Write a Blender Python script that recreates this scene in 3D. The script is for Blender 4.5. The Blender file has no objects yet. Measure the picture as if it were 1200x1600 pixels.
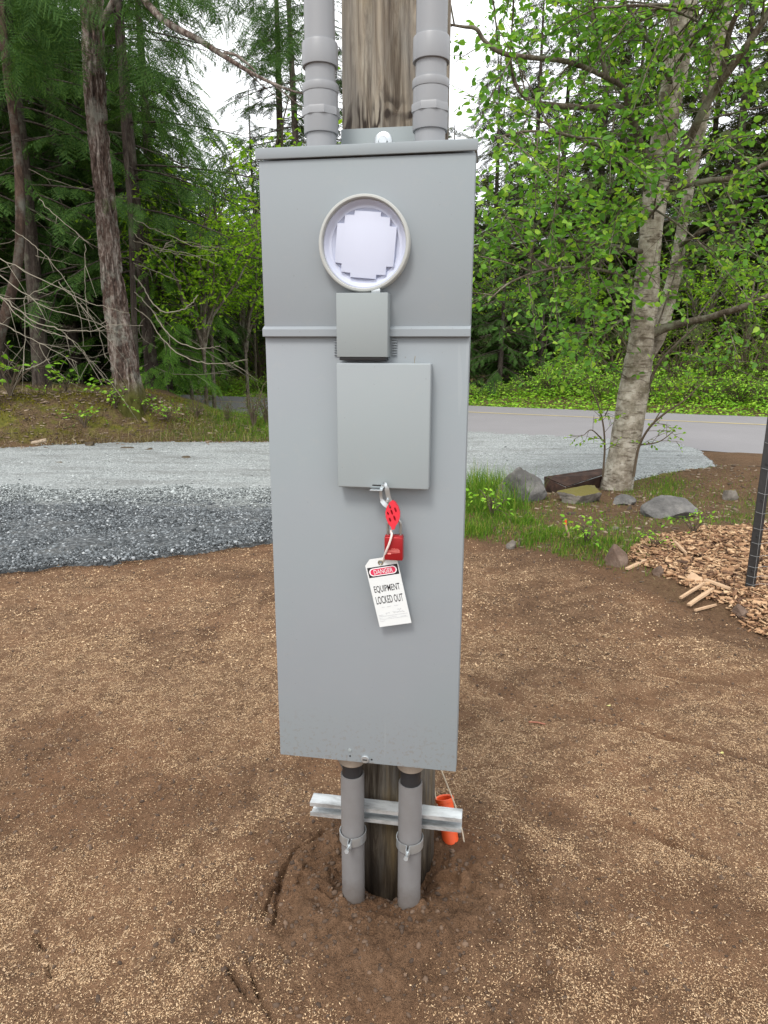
import bpy, bmesh, math, random
import numpy as np
from mathutils import Matrix, Vector
R = math.radians
scene = bpy.context.scene
col = scene.collection
rng = np.random.default_rng(7)

# ------------------------------------------------------------------ camera, sky, sun, exposure
CAM = np.array([0.0, 0.0, 1.5]); FPX = 1060.0; PITCH = R(13.4); ROLL = R(-.19)
cam_d = bpy.data.cameras.new('camera'); cam = bpy.data.objects.new('camera', cam_d); col.objects.link(cam)
cam_d.sensor_fit = 'VERTICAL'; cam_d.sensor_height = 36.0; cam_d.lens = FPX / 1600 * 36
cam_d.clip_start = 0.05; cam_d.clip_end = 2000
cam.matrix_world = Matrix.Translation(CAM) @ Matrix.Rotation(R(90) - PITCH, 4, 'X') @ Matrix.Rotation(-ROLL, 4, 'Z')
scene.camera = cam
scene.render.resolution_x = 768; scene.render.resolution_y = 1024
SUN_EL, SUN_AZ = R(53), R(203)          # azimuth measured from +Y clockwise
w = bpy.data.worlds.new('World'); scene.world = w; w.use_nodes = True
nt = w.node_tree; bgn = nt.nodes['Background']
sky = nt.nodes.new('ShaderNodeTexSky'); sky.sky_type = 'NISHITA'; sky.sun_disc = False
sky.sun_elevation = SUN_EL; sky.sun_rotation = SUN_AZ; sky.air_density = 1.0; sky.dust_density = 3.0
cn = nt.nodes.new('ShaderNodeTexNoise'); cn.inputs['Scale'].default_value = 2.0; cn.inputs['Detail'].default_value = 5
cr = nt.nodes.new('ShaderNodeValToRGB'); cr.color_ramp.elements[0].position = .3; cr.color_ramp.elements[1].position = .7
cr.color_ramp.elements[0].color = (9.4, 9.5, 9.8, 1); cr.color_ramp.elements[1].color = (11.6, 11.7, 11.8, 1)
mx = nt.nodes.new('ShaderNodeMixRGB'); mx.inputs[0].default_value = .86
tc = nt.nodes.new('ShaderNodeTexCoord')
nt.links.new(tc.outputs['Generated'], cn.inputs['Vector']); nt.links.new(cn.outputs['Fac'], cr.inputs[0])
nt.links.new(sky.outputs[0], mx.inputs[1]); nt.links.new(cr.outputs[0], mx.inputs[2])
nt.links.new(mx.outputs[0], bgn.inputs['Color']); bgn.inputs['Strength'].default_value = 0.12
sun_d = bpy.data.lights.new('sun', 'SUN'); sun = bpy.data.objects.new('sun', sun_d); col.objects.link(sun)
sun_d.energy = 1.5; sun_d.angle = R(16); sun_d.color = (1.0, .96, .9)
sd = Vector((math.sin(SUN_AZ) * math.cos(SUN_EL), math.cos(SUN_AZ) * math.cos(SUN_EL), math.sin(SUN_EL)))
sun.rotation_euler = sd.to_track_quat('Z', 'Y').to_euler()
scene.view_settings.view_transform = 'Standard'; scene.view_settings.look = 'None'
scene.view_settings.exposure = 0.62; scene.view_settings.gamma = 1.0
scene.view_settings.use_curve_mapping = False

# ------------------------------------------------------------------ measuring helpers (photo pixels -> metres)
def ray(px, py):
    X = px - 600; Y = 800 - py; c, s = math.cos(ROLL), math.sin(ROLL)
    X, Y = (c * X + s * Y) / FPX, (-s * X + c * Y) / FPX
    return np.array([X, math.cos(PITCH) + Y * math.sin(PITCH), -math.sin(PITCH) + Y * math.cos(PITCH)])
def at(px, py, y): r = ray(px, py); return CAM + r * y / r[1]
def gr(px, py, z=0.0): r = ray(px, py); return CAM + r * (z - CAM[2]) / r[2]
PYAW = R(-9.24); PO = np.array([-.0393, 1.477, 0.0])
PT = np.array([math.cos(PYAW), math.sin(PYAW), 0]); PN = np.array([math.sin(PYAW), -math.cos(PYAW), 0])
def onp(px, py, depth=0.0):
    """panel-local (u, depth, z) of a pixel on a plane parallel to the panel front"""
    r = ray(px, py); b = PO - PN * depth; p = CAM + r * (((b - CAM) @ PN) / (r @ PN))
    return np.array([(p - PO) @ PT, depth, p[2]])

# ------------------------------------------------------------------ numpy noise
def _h(ix, iy, iz, s):
    n = (ix * 374761393 + iy * 668265263 + iz * 2147483647 + s * 1274126177) & 0xffffffff
    n = ((n ^ (n >> 13)) * 1274126177) & 0xffffffff
    n = ((n ^ (n >> 16)) * 2246822519) & 0xffffffff
    return ((n ^ (n >> 15)) & 0xffff) / 65535.0
def vnoise(x, y, z=None, s=0):
    x = np.asarray(x, float); y = np.asarray(y, float); z = np.zeros_like(x) if z is None else np.asarray(z, float)
    i, j, k = (np.floor(a).astype(np.int64) for a in (x, y, z)); u, v, w_ = x - i, y - j, z - k
    u, v, w_ = (a * a * (3 - 2 * a) for a in (u, v, w_)); r = 0
    for a in (0, 1):
        for b in (0, 1):
            for c in (0, 1):
                r = r + _h(i + a, j + b, k + c, s) * (u if a else 1 - u) * (v if b else 1 - v) * (w_ if c else 1 - w_)
    return r * 2 - 1
def fbm(x, y, z=None, sc=1.0, o=4, s=0):
    r = 0; a = 1.0; t = 0
    for k in range(o):
        f = sc * 2.03 ** k
        r = r + a * vnoise(np.asarray(x) * f + 17.3 * k, np.asarray(y) * f + 9.1 * k, None if z is None else np.asarray(z) * f, s + k); t += a; a *= .5
    return r / t
def sst(e0, e1, x): t = np.clip((x - e0) / (e1 - e0), 0, 1); return t * t * (3 - 2 * t)

# ------------------------------------------------------------------ object helpers
def tag(o, label=None, cat=None, group=None, kind=None):
    if label: o['label'] = label
    if cat: o['category'] = cat
    if group: o['group'] = group
    if kind: o['kind'] = kind
    return o
def link(name, me, mat, parent=None):
    o = bpy.data.objects.new(name, me); col.objects.link(o)
    if mat:
        for m in (mat if isinstance(mat, (list, tuple)) else [mat]): me.materials.append(m)
    if parent: o.parent = parent
    return o
def empty(name, loc, rz=0.0):
    o = bpy.data.objects.new(name, None); o.empty_display_size = .1; col.objects.link(o); o.location = loc; o.rotation_euler.z = rz
    return o
def np_mesh(name, V, F, smooth=False, mats=None):
    """F: (n,3) or (n,4) int array"""
    me = bpy.data.meshes.new(name); V = np.asarray(V, np.float32); F = np.asarray(F, np.int32); k = F.shape[1]
    me.vertices.add(len(V)); me.vertices.foreach_set('co', V.ravel())
    me.loops.add(F.size); me.loops.foreach_set('vertex_index', F.ravel())
    me.polygons.add(len(F)); me.polygons.foreach_set('loop_start', np.arange(0, F.size, k, dtype=np.int32))
    me.polygons.foreach_set('loop_total', np.full(len(F), k, np.int32))
    if smooth: me.polygons.foreach_set('use_smooth', np.ones(len(F), bool))
    if mats is not None: me.polygons.foreach_set('material_index', np.asarray(mats, np.int32))
    me.update(calc_edges=True)
    return me
class MB:
    """collects boxes, lathes, tubes, prisms into ONE mesh"""
    def __init__(s): s.bm = bmesh.new()
    def box(s, a, b, bev=0.0, seg=2, rot=None):
        a = Vector(a); b = Vector(b); c = (a + b) / 2; d = b - a
        t = bmesh.new(); bmesh.ops.create_cube(t, size=1.0)
        for v in t.verts: v.co = Vector((v.co.x * d.x, v.co.y * d.y, v.co.z * d.z))
        if bev: bmesh.ops.bevel(t, geom=list(t.edges), offset=bev, segments=seg, profile=.5, affect='EDGES')
        for v in t.verts: v.co = (rot @ v.co if rot else v.co) + c
        s.add(t); return s
    def add(s, t):
        me = bpy.data.meshes.new('t'); t.to_mesh(me); t.free(); s.bm.from_mesh(me); bpy.data.meshes.remove(me)
    def lathe(s, prof, c=(0, 0, 0), axis='Z', n=48, M=None, cap=True):
        """prof list of (r, h)"""
        t = bmesh.new(); rings = []
        for r, h in prof:
            ring = []
            for i in range(n):
                a = 2 * math.pi * i / n; x, y = r * math.cos(a), r * math.sin(a)
                p = Vector((x, y, h)) if axis == 'Z' else (Vector((x, h, y)) if axis == 'Y' else Vector((h, x, y)))
                if M: p = M @ p
                ring.append(t.verts.new(p + Vector(c)))
            rings.append(ring)
        for q in range(len(rings) - 1):
            for i in range(n):
                t.faces.new((rings[q][i], rings[q][(i + 1) % n], rings[q + 1][(i + 1) % n], rings[q + 1][i]))
        if cap:
            for ring, (r, h) in ((rings[0], prof[0]), (rings[-1], prof[-1])):
                if r > 1e-5: t.faces.new(ring)
        bmesh.ops.recalc_face_normals(t, faces=list(t.faces))
        s.add(t); return s
    def tube(s, pts, r, n=10, cap=True):
        V, F = tube_arrays([(pts, r)], n, cap=False)
        t = bmesh.new(); vs = [t.verts.new(v) for v in V]
        for f in F: t.faces.new([vs[i] for i in f])
        if cap: t.faces.new(vs[:n]); t.faces.new(vs[-n:])
        bmesh.ops.recalc_face_normals(t, faces=list(t.faces))
        s.add(t); return s
    def prism(s, outer, thick, holes=(), M=Matrix.Identity(4), bev=0.0):
        """2-D polygon (x,z) extruded along -y by thick, optional holes"""
        t = bmesh.new(); edges = []
        for loop in [outer] + list(holes):
            vs = [t.verts.new((p[0], 0, p[1])) for p in loop]
            for i in range(len(vs)): edges.append(t.edges.new((vs[i], vs[(i + 1) % len(vs)])))
        if holes: bmesh.ops.triangle_fill(t, edges=edges, use_beauty=True, use_dissolve=True)
        else: t.faces.new(t.verts[:])
        g = bmesh.ops.extrude_face_region(t, geom=list(t.faces))
        for e in g['geom']:
            if isinstance(e, bmesh.types.BMVert): e.co.y -= thick
        bmesh.ops.recalc_face_normals(t, faces=list(t.faces))
        if bev:
            es = [e for e in t.edges if len(e.link_faces) == 2 and abs(e.calc_face_angle(0)) > .5 and abs(e.verts[0].co.y - e.verts[1].co.y) < 1e-6 and e.verts[0].co.y < -thick * .5]
            bmesh.ops.bevel(t, geom=es, offset=bev, segments=2, profile=.5, affect='EDGES')
        for v in t.verts: v.co = M @ v.co
        s.add(t); return s
    def build(s, name, mat, parent=None, smooth=True, ang=35):
        me = bpy.data.meshes.new(name); s.bm.to_mesh(me); s.bm.free()
        if smooth:
            me.polygons.foreach_set('use_smooth', np.ones(len(me.polygons), bool))
            try: me.set_sharp_from_angle(angle=R(ang))
            except Exception: pass
        return link(name, me, mat, parent)
def tube_arrays(tubes, n=8, cap=False, taper_close=True):
    """tubes: list of (points Nx3, radius scalar or N) -> quads"""
    VV, FF, off = [], [], 0
    an = np.arange(n) * 2 * np.pi / n
    for pts, r in tubes:
        P = np.asarray(pts, float); m = len(P); r = np.broadcast_to(np.asarray(r, float), (m,))
        T = np.gradient(P, axis=0); T /= np.linalg.norm(T, axis=1)[:, None] + 1e-12
        ref = np.array([0, 0, 1.0]) if abs(T[0][2]) < .9 else np.array([1.0, 0, 0])
        A = np.zeros_like(P); a = np.cross(T[0], ref); a /= np.linalg.norm(a)
        for i in range(m):
            a = a - T[i] * (a @ T[i]); a /= np.linalg.norm(a) + 1e-12; A[i] = a
        B = np.cross(T, A)
        V = P[:, None] + r[:, None, None] * (A[:, None] * np.cos(an)[None, :, None] + B[:, None] * np.sin(an)[None, :, None])
        VV.append(V.reshape(-1, 3))
        i = np.arange(m - 1)[:, None] * n; j = np.arange(n)[None]; k = (j + 1) % n
        FF.append(np.stack([i + j, i + k, i + n + k, i + n + j], -1).reshape(-1, 4) + off); off += m * n
    return np.vstack(VV), np.vstack(FF)
def smooth_path(ctrl, n=8):
    """Catmull-Rom through control rows (any width)"""
    C = np.asarray(ctrl, float); C = np.vstack([2 * C[0] - C[1], C, 2 * C[-1] - C[-2]]); out = []
    for i in range(1, len(C) - 2):
        t = np.linspace(0, 1, n, endpoint=False)[:, None]; a, b, c, d = C[i - 1], C[i], C[i + 1], C[i + 2]
        out.append(.5 * ((2 * b) + (c - a) * t + (2 * a - 5 * b + 4 * c - d) * t ** 2 + (3 * b - a - 3 * c + d) * t ** 3))
    out.append(C[-2][None]); return np.vstack(out)

# ------------------------------------------------------------------ material helpers
class NM:
    def __init__(s, name):
        s.m = bpy.data.materials.new(name); s.m.use_nodes = True; s.t = s.m.node_tree; s.n = s.t.nodes
        s.b = s.n['Principled BSDF']; s.tc = s.n.new('ShaderNodeTexCoord')
    def L(s, a, b): s.t.links.new(a, b)
    def set(s, **k):
        for q, v in k.items():
            i = s.b.inputs[q.replace('_', ' ')]
            if hasattr(v, 'is_linked') or hasattr(v, 'links'): s.L(v, i)
            else: i.default_value = v
        return s
    def map(s, scale=(1, 1, 1), src='Object', rot=(0, 0, 0)):
        m = s.n.new('ShaderNodeMapping'); m.inputs['Scale'].default_value = scale; m.inputs['Rotation'].default_value = rot
        s.L(s.tc.outputs[src], m.inputs[0]); return m.outputs[0]
    def noise(s, sc, det=4, rough=.55, v=None, dist=0.0):
        t = s.n.new('ShaderNodeTexNoise'); t.inputs['Scale'].default_value = sc; t.inputs['Detail'].default_value = det
        t.inputs['Roughness'].default_value = rough; t.inputs['Distortion'].default_value = dist
        s.L(v or s.tc.outputs['Object'], t.inputs['Vector']); return t.outputs['Fac']
    def vor(s, sc, v=None, out='Distance', feat='F1', rnd=1.0):
        t = s.n.new('ShaderNodeTexVoronoi'); t.feature = feat; t.inputs['Scale'].default_value = sc; t.inputs['Randomness'].default_value = rnd
        s.L(v or s.tc.outputs['Object'], t.inputs['Vector']); return t.outputs[out]
    def ramp(s, f, *st, interp='LINEAR'):
        r = s.n.new('ShaderNodeValToRGB'); cr_ = r.color_ramp; cr_.interpolation = interp
        while len(cr_.elements) < len(st): cr_.elements.new(.5)
        for e, (p, c) in zip(cr_.elements, st):
            e.position = p; e.color = (c, c, c, 1) if isinstance(c, (int, float)) else (*c, 1)
        s.L(f, r.inputs[0]); return r.outputs[0]
    def mix(s, f, a, b, mode='MIX'):
        m = s.n.new('ShaderNodeMixRGB'); m.blend_type = mode
        for i, v in enumerate((f, a, b)):
            if isinstance(v, (int, float)): m.inputs[i].default_value = v if i == 0 else (v, v, v, 1)
            elif isinstance(v, tuple): m.inputs[i].default_value = (*v, 1)
            else: s.L(v, m.inputs[i])
        return m.outputs[0]
    def math(s, op, a, b=0.0, clamp=False):
        m = s.n.new('ShaderNodeMath'); m.operation = op; m.use_clamp = clamp
        for i, v in enumerate((a, b)):
            if isinstance(v, (int, float)): m.inputs[i].default_value = v
            else: s.L(v, m.inputs[i])
        return m.outputs[0]
    def attr(s, name, out='Fac'):
        a = s.n.new('ShaderNodeAttribute'); a.attribute_name = name; return a.outputs[out]
    def island(s): return s.n.new('ShaderNodeNewGeometry').outputs['Random Per Island']
    def objrand(s): return s.n.new('ShaderNodeObjectInfo').outputs['Random']
    def bump(s, h, strength=.5, dist=.01, prev=None):
        b = s.n.new('ShaderNodeBump'); b.inputs['Strength'].default_value = strength; b.inputs['Distance'].default_value = dist
        s.L(h, b.inputs['Height'])
        if prev is not None: s.L(prev, b.inputs['Normal'])
        s.L(b.outputs[0], s.b.inputs['Normal']); return b.outputs[0]
def simple(name, c, rough=.5, metal=0.0, var=.12, sc=30, bump=0.0):
    k = NM(name); f = k.noise(sc, 4)
    k.set(Base_Color=k.mix(f, tuple(x * (1 - var) for x in c), tuple(min(1, x * (1 + var)) for x in c)), Roughness=rough, Metallic=metal)
    if bump: k.bump(f, bump, .002)
    return k.m
def leaf_mat(name, stops, trans=.35, rough=.5, spec=.10, hue_obj=.3):
    fr_, fg_, fb_ = (1.22, 1.10, .80) if ('needle' in name or 'spray' in name) else (1.40, 1.20, .66)
    k = NM(name); c = k.ramp(k.island(), *[(p_, (c_[0] * fr_, c_[1] * fg_, c_[2] * fb_)) for p_, c_ in stops])
    c = k.mix(k.math('MULTIPLY', k.objrand(), hue_obj), c, k.mix(1.0, c, (.75, .85, .8), 'MULTIPLY'))
    k.set(Base_Color=c, Roughness=rough + .1, Specular_IOR_Level=spec)
    tr = k.n.new('ShaderNodeBsdfTranslucent'); k.L(k.mix(1.0, c, (1.25, 1.2, .5), 'MULTIPLY'), tr.inputs[0])
    ms = k.n.new('ShaderNodeMixShader'); ms.inputs[0].default_value = trans
    k.L(k.b.outputs[0], ms.inputs[1]); k.L(tr.outputs[0], ms.inputs[2]); k.L(ms.outputs[0], k.n['Material Output'].inputs['Surface'])
    return k.m

# ------------------------------------------------------------------ zones of the ground
RN = np.array([.4268, .8998])
def rsd(x, y): return x * RN[0] + y * RN[1]
def bank_edge(x): return np.interp(x, [-14, -6, -4.3, -1.9, 0, 2], [9.4, 10.35, 11.05, 11.25, 11.6, 12.2])
def drive_front(x):
    return np.interp(x, [-12, -2.7, -1.9, -.89, .2, .9, 1.4, 2.9, 4.4, 4.9], [2.2, 4.5, 4.86, 5.37, 6.3, 6.95, 7.3, 7.6, 8.8, 10.4])
def drive_sd(x, y):
    d = np.minimum(y - drive_front(x), 12.35 - rsd(x, y))
    d = np.where(x < -1.0, np.minimum(d, bank_edge(x) - y), d)
    return np.minimum(d, 4.9 - x)
def soil_sd(x, y):       # > 0 on the seeded soil on the right side
    b = np.interp(x, [.3, .675, 1.0, 1.58, 1.80, 2.06, 3.0], [5.5, 5.3, 5.12, 4.43, 3.73, 3.37, 2.6])
    return b - y
CR = [[(505, 1302), (470, 1322), (446, 1352), (434, 1385), (428, 1440)], [(440, 1368), (424, 1394), (410, 1425)],
      [(385, 1485), (392, 1515), (410, 1560), (434, 1590)], [(356, 1500), (376, 1530), (402, 1556)],
      [(48, 1430), (64, 1452)], [(70, 1480), (80, 1500)], [(645, 1398), (664, 1412), (672, 1432)],
      [(500, 1340), (478, 1352), (462, 1385)], [(560, 1420), (520, 1414), (498, 1400)]]
CRW = [.0065, .0045, .0045, .0045, .0045, .0045, .005, .004, .004]
CRACKS = [(np.array([gr(px, py, .05)[:2] for px, py in c]), w_) for c, w_ in zip(CR, CRW)]
def seg_dist(x, y, pts):
    d = np.full(np.shape(x), 9.0)
    for a, b in zip(pts[:-1], pts[1:]):
        ab = b - a; t = np.clip(((x - a[0]) * ab[0] + (y - a[1]) * ab[1]) / (ab @ ab), 0, 1)
        d = np.minimum(d, np.hypot(x - a[0] - t * ab[0], y - a[1] - t * ab[1]))
    return d
def loc2w(u, d): return PO[:2] + PT[:2] * u - PN[:2] * d
PC = loc2w(.02, .266)     # pole centre
C1 = loc2w(-.048, .05); C2 = loc2w(.102, .05)
def arcs(x, y):
    o = np.zeros(np.shape(x))
    for cx_, cy_, R_, wd_ in ((.2, 1.2, 1.55, .028), (.2, 1.2, 1.72, .022), (.2, 1.2, 2.0, .03), (.4, 1.0, 2.45, .03), (.3, 1.0, 1.15, .02), (-1.6, 1.2, 1.15, .03), (-1.6, 1.2, 1.5, .025)):
        rr_ = np.hypot(x - cx_, (y - cy_) * 1.15) + .07 * fbm(x, y, sc=1.5, o=3, s=62); sel = sst(-.2, .25, fbm(x, y, sc=2.0, o=2, s=63 + int(R_ * 10))) * (sst(.5, .9, x) if cx_ > 0 else sst(-.7, -1.0, x)); o = np.maximum(o, sel * np.exp(-((rr_ - R_) / wd_) ** 2))
    return o
def terrain(x, y, fine=True):
    x = np.asarray(x, float); y = np.asarray(y, float)
    z = .025 * fbm(x, y, sc=.5, o=3, s=1) + .008 * fbm(x, y, sc=2.5, o=2, s=4)
    rd = rsd(x, y)
    # mossy bank on the left
    hb = np.interp(x, [-12, -4.6, -3.2, -1.5, .2], [.80, .72, .30, .10, 0.0])
    up = sst(-.15, 1.5, y - bank_edge(x) + .25 * fbm(x, y, sc=.9, o=3, s=9))
    z = z + hb * up * sst(9.6, 13.2 - 2.4, 23 - 0 * x - rd) * 1.0 + up * .05 * fbm(x, y, sc=2.2, o=4, s=12) * (x < .3)
    # rise beyond the road
    z = z + .35 * sst(18.6, 21, rd) + .5 * sst(21, 40, rd)
    z = z + .8 * sst(12, 30, y) * sst(-7, -16, x) * sst(16, 13, rd)
    # uneven grassy patch and the small dirt ridge at the right
    grs = sst(0, .5, -soil_sd(x, y)) * sst(0, .5, -drive_sd(x, y)) * (x > .3) * (y < 12)
    z = z + grs * (.03 * fbm(x, y, sc=2.5, o=3, s=21) + .03)
    z = z + .20 * np.exp(-((x - 4.1) / 1.1) ** 2 - ((y - 7.6) / .55) ** 2) * (1 + .4 * fbm(x, y, sc=3, o=3, s=22))
    z = z + .06 * np.exp(-((x - 2.75) / .9) ** 2 - ((y - 4.9) / .8) ** 2)
    # flat road bed
    z = z * (1 - sst(11.0, 11.8, rd) * sst(19.0, 18.4, rd))
    if fine:
        near = sst(9, 3.2, y) * sst(6, 3, np.abs(x)); so = sst(-.1, .15, drive_sd(x, y)); near = near * (1 - .8 * so)
        z = z + near * (.012 * fbm(x, y, sc=7, o=3, s=31) + .009 * fbm(x, y, sc=26, o=4, s=32))
        cl = fbm(x, y, sc=22, o=2, s=35); z = z + near * .007 * np.clip(cl - .35, 0, 1) * 2
        # heaped loose earth at the foot of the pole
        r = np.hypot(x - .02, (y - 1.60)); m = np.exp(-(r / .40) ** 2)
        z = z + .085 * m + m * .55 * (.035 * fbm(x, y, sc=9, o=4, s=40) + .018 * fbm(x, y, sc=40, o=3, s=44)) + .030 * m * np.clip(fbm(x, y, sc=26, o=2, s=41), -.15, 1)
        hole = np.exp(-((x - PC[0]) / .15) ** 2 - ((y - (PC[1] - .10)) / .105) ** 2)
        z = z - .11 * hole
        for c, rr in ((C1, .045), (C2, .045)):
            rc = np.hypot(x - c[0], y - c[1]); z = z + .012 * np.exp(-((rc - .035) / .02) ** 2) * (y < c[1] + .01)
        # long shallow rut and footprints at the right
        tx = gr(822, 1400)[0]; z = z - .018 * np.exp(-((x - tx - .02 * np.sin(y * 9)) / .022) ** 2) * sst(1.28, 1.36, y) * sst(1.95, 1.7, y)
        for px, py, ra, dp in ((845, 1262, .07, .02), (600 + 270, 1480, .03, .018), (915, 1485, .05, .012), (1100, 1402, .02, .015), (1045, 1320, .03, .012), (1160, 1120, .08, .012), (850, 1460, .03, .01), (310, 1330, .02, .015), (190, 1120, .02, .01)):
            c = gr(px, py); z = z - dp * np.exp(-((x - c[0]) ** 2 + ((y - c[1]) * .8) ** 2) / ra ** 2)
        wob = .009 * fbm(x, y, sc=22, o=4, s=50); wz = np.clip(fbm(x, y, sc=9, o=2, s=58) + .5, 0, 1)
        for pts, w_ in CRACKS:
            d = seg_dist(x + wob, y + .009 * fbm(x, y, sc=22, o=4, s=55), pts)
            z = z - .03 * np.exp(-(d / (w_ * (.35 + .6 * wz))) ** 2) * (.35 + .65 * sst(-.35, .25, fbm(x, y, sc=16, o=2, s=56)))
        st = fbm(x * .9 + y * .5, y * 6 - x * 3, sc=1.3, o=3, s=60)
        z = z - near * .012 * np.clip(st - .2, 0, 1) * sst(.4, 1.0, x) * sst(1.9, 2.4, y)
        z = z - .015 * near * arcs(x, y)
    return z
def bare(x, y):
    """1 = dark disturbed soil without seed, 0 = thickly seeded"""
    x = np.asarray(x, float); y = np.asarray(y, float); n = fbm(x, y, sc=3.2, o=4, s=70); n2 = fbm(x, y, sc=.9, o=3, s=73)
    r = np.hypot(x - .03, (y - 1.57) * 1.05); b = sst(.62, .22, r + .16 * n) * 1.0
    tx = gr(822, 1400)[0]; b = np.maximum(b, .75 * np.exp(-((x - tx) / .05) ** 2) * sst(2.05, 1.8, y) * sst(1.2, 1.35, y + .2 * n))
    c = gr(845, 1265); b = np.maximum(b, .8 * sst(.17, .06, np.hypot(x - c[0], y - c[1]) + .05 * n))
    b = np.maximum(b, .75 * sst(.65, .15, soil_sd(x, y) + .25 * n) * (x > .2))
    df = drive_front(x) - y; b = np.maximum(b, .45 * sst(.9, .2, df + .5 * n) * (x < .2))
    st = fbm(x * .9 + y * .5, y * 6 - x * 3, sc=1.3, o=3, s=60)
    b = np.maximum(b, sst(.1, .5, st) * .6 * sst(.35, .9, x) * sst(1.8, 2.3, y))
    b = np.maximum(b, .8 * arcs(x, y)); b = np.maximum(b, .65 * sst(.15, .55, n + .5 * n2)); b = np.maximum(b, .35 * sst(.0, .5, n2))
    return np.clip(b, 0, 1)

# ------------------------------------------------------------------ materials
M = {}
def soil_material():
    k = NM('soil'); a = k.n.new('ShaderNodeAttribute'); a.attribute_name = 'zone'; sp = k.n.new('ShaderNodeSeparateColor'); k.L(a.outputs['Color'], sp.inputs[0])
    br, moss, lit = sp.outputs[0], sp.outputs[1], sp.outputs[2]
    n1 = k.noise(9, 6, .6); n2 = k.noise(55, 5, .65); n3 = k.noise(240, 3, .6)
    base = k.ramp(k.mix(.5, n1, n2), (.36, (.062, .034, .019)), (.5, (.150, .088, .050)), (.66, (.26, .160, .096)))
    base = k.mix(k.ramp(n3, (.4, 0.0), (.62, .5)), base, (.31, .185, .108)); base = k.mix(k.ramp(k.noise(1.6, 5, .6), (.45, 0.0), (.62, .45)), base, (.28, .152, .082))
    # scattered seed and chaff
    wv = k.map((1, 1, 1)); dn = k.n.new('ShaderNodeVectorMath'); dn.operation = 'ADD'
    nt_ = k.n.new('ShaderNodeTexNoise'); nt_.inputs['Scale'].default_value = 60; sc_ = k.n.new('ShaderNodeVectorMath'); sc_.operation = 'SCALE'; sc_.inputs['Scale'].default_value = .02
    k.L(k.tc.outputs['Object'], nt_.inputs['Vector']); k.L(nt_.outputs['Color'], sc_.inputs[0]); k.L(wv, dn.inputs[0]); k.L(sc_.outputs[0], dn.inputs[1])
    v1 = k.vor(150, dn.outputs[0]); c1 = k.n.new('ShaderNodeSeparateColor'); k.L(k.vor(150, dn.outputs[0], 'Color'), c1.inputs[0])
    pt = k.ramp(k.noise(24, 4, .65), (.36, .25), (.6, 1.0))
    size = k.math('MULTIPLY', k.ramp(c1.outputs[0], (.15, 0.0), (.9, .72)), k.math('MULTIPLY', pt, k.math('SUBTRACT', 1.05, br)))
    fl = k.ramp(k.math('SUBTRACT', size, v1), (.0, 0.0), (.1, 1.0))
    v2 = k.vor(330); c2 = k.n.new('ShaderNodeSeparateColor'); k.L(k.vor(330, out='Color'), c2.inputs[0])
    size2 = k.math('MULTIPLY', k.ramp(c2.outputs[1], (.25, 0.0), (1.0, .62)), k.math('MULTIPLY', pt, k.math('SUBTRACT', 1.15, br)))
    fl2 = k.ramp(k.math('SUBTRACT', size2, v2), (.0, 0.0), (.12, .9))
    seedc = k.ramp(c1.outputs[1], (0, (.30, .18, .10)), (.5, (.50, .33, .19)), (1, (.74, .54, .35)))
    soil = k.mix(fl2, base, k.ramp(c2.outputs[0], (0, (.22, .14, .08)), (1, (.42, .29, .17))))
    soil = k.mix(fl, soil, seedc)
    soil = k.mix(k.math('MULTIPLY', br, .55), soil, k.mix(1.0, soil, (.62, .58, .55), 'MULTIPLY'))
    # forest floor litter and moss
    litc = k.ramp(k.noise(30, 6, .7), (.3, (.05, .033, .02)), (.5, (.12, .08, .045)), (.7, (.22, .16, .085)))
    mossc = k.ramp(k.noise(14, 6, .7), (.3, (.05, .055, .012)), (.5, (.13, .125, .025)), (.72, (.22, .20, .045)))
    fo = k.mix(k.ramp(k.math('ADD', moss, k.math('MULTIPLY', k.math('SUBTRACT', k.noise(2.2, 5, .65), .5), 1.6)), (.42, 0.0), (.6, 1.0)), litc, mossc)
    colr = k.mix(lit, soil, fo)
    k.set(Base_Color=colr, Roughness=.95, Specular_IOR_Level=.15)
    p = k.bump(k.mix(.5, n2, n3), 1.0, .026); p = k.bump(k.noise(130, 4, .7), .6, .008, p); p = k.bump(fl, .6, .005, p)
    return k.m
M['soil'] = soil_material()
def gravel_material(name, dark):
    k = NM(name); v = k.vor(70 if not dark else 48, out='Color'); sp = k.n.new('ShaderNodeSeparateColor'); k.L(v, sp.inputs[0])
    d = k.vor(70 if not dark else 48)
    if dark: c = k.ramp(sp.outputs[0], (0, (.03, .034, .036)), (.5, (.075, .083, .087)), (.85, (.13, .142, .147)), (1, (.27, .285, .29)))
    else: c = k.ramp(sp.outputs[0], (0, (.12, .13, .128)), (.5, (.255, .275, .27)), (1, (.45, .475, .465)))
    c = k.mix(k.ramp(k.noise(1.3, 5, .6), (.35, .0), (.7, .45)), c, (.33, .35, .345) if not dark else (.06, .066, .07))
    c = k.mix(k.ramp(k.noise(.8, 6, .7, k.map((1, 4, 1))), (.46, .0), (.66, .55)), c, (.12, .12, .112))
    if dark:
        fd = k.math('ADD', k.attr('fade'), k.math('MULTIPLY', k.math('SUBTRACT', sp.outputs[2], .5), .55)); c = k.mix(k.ramp(fd, (.28, 0.0), (.72, 1.0)), k.ramp(sp.outputs[1], (0, (.15, .16, .155)), (.5, (.225, .24, .233)), (1, (.34, .36, .35))), c)
    k.set(Base_Color=c, Roughness=.85, Specular_IOR_Level=.3)
    p = k.bump(k.ramp(d, (.1, 1.0), (.7, 0.0)), .9 if dark else .6, .012); k.bump(k.noise(200, 4), .3, .004, p)
    return k.m
M['gravel'] = gravel_material('grey_gravel', False); M['dgravel'] = gravel_material('dark_gravel', True)
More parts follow.
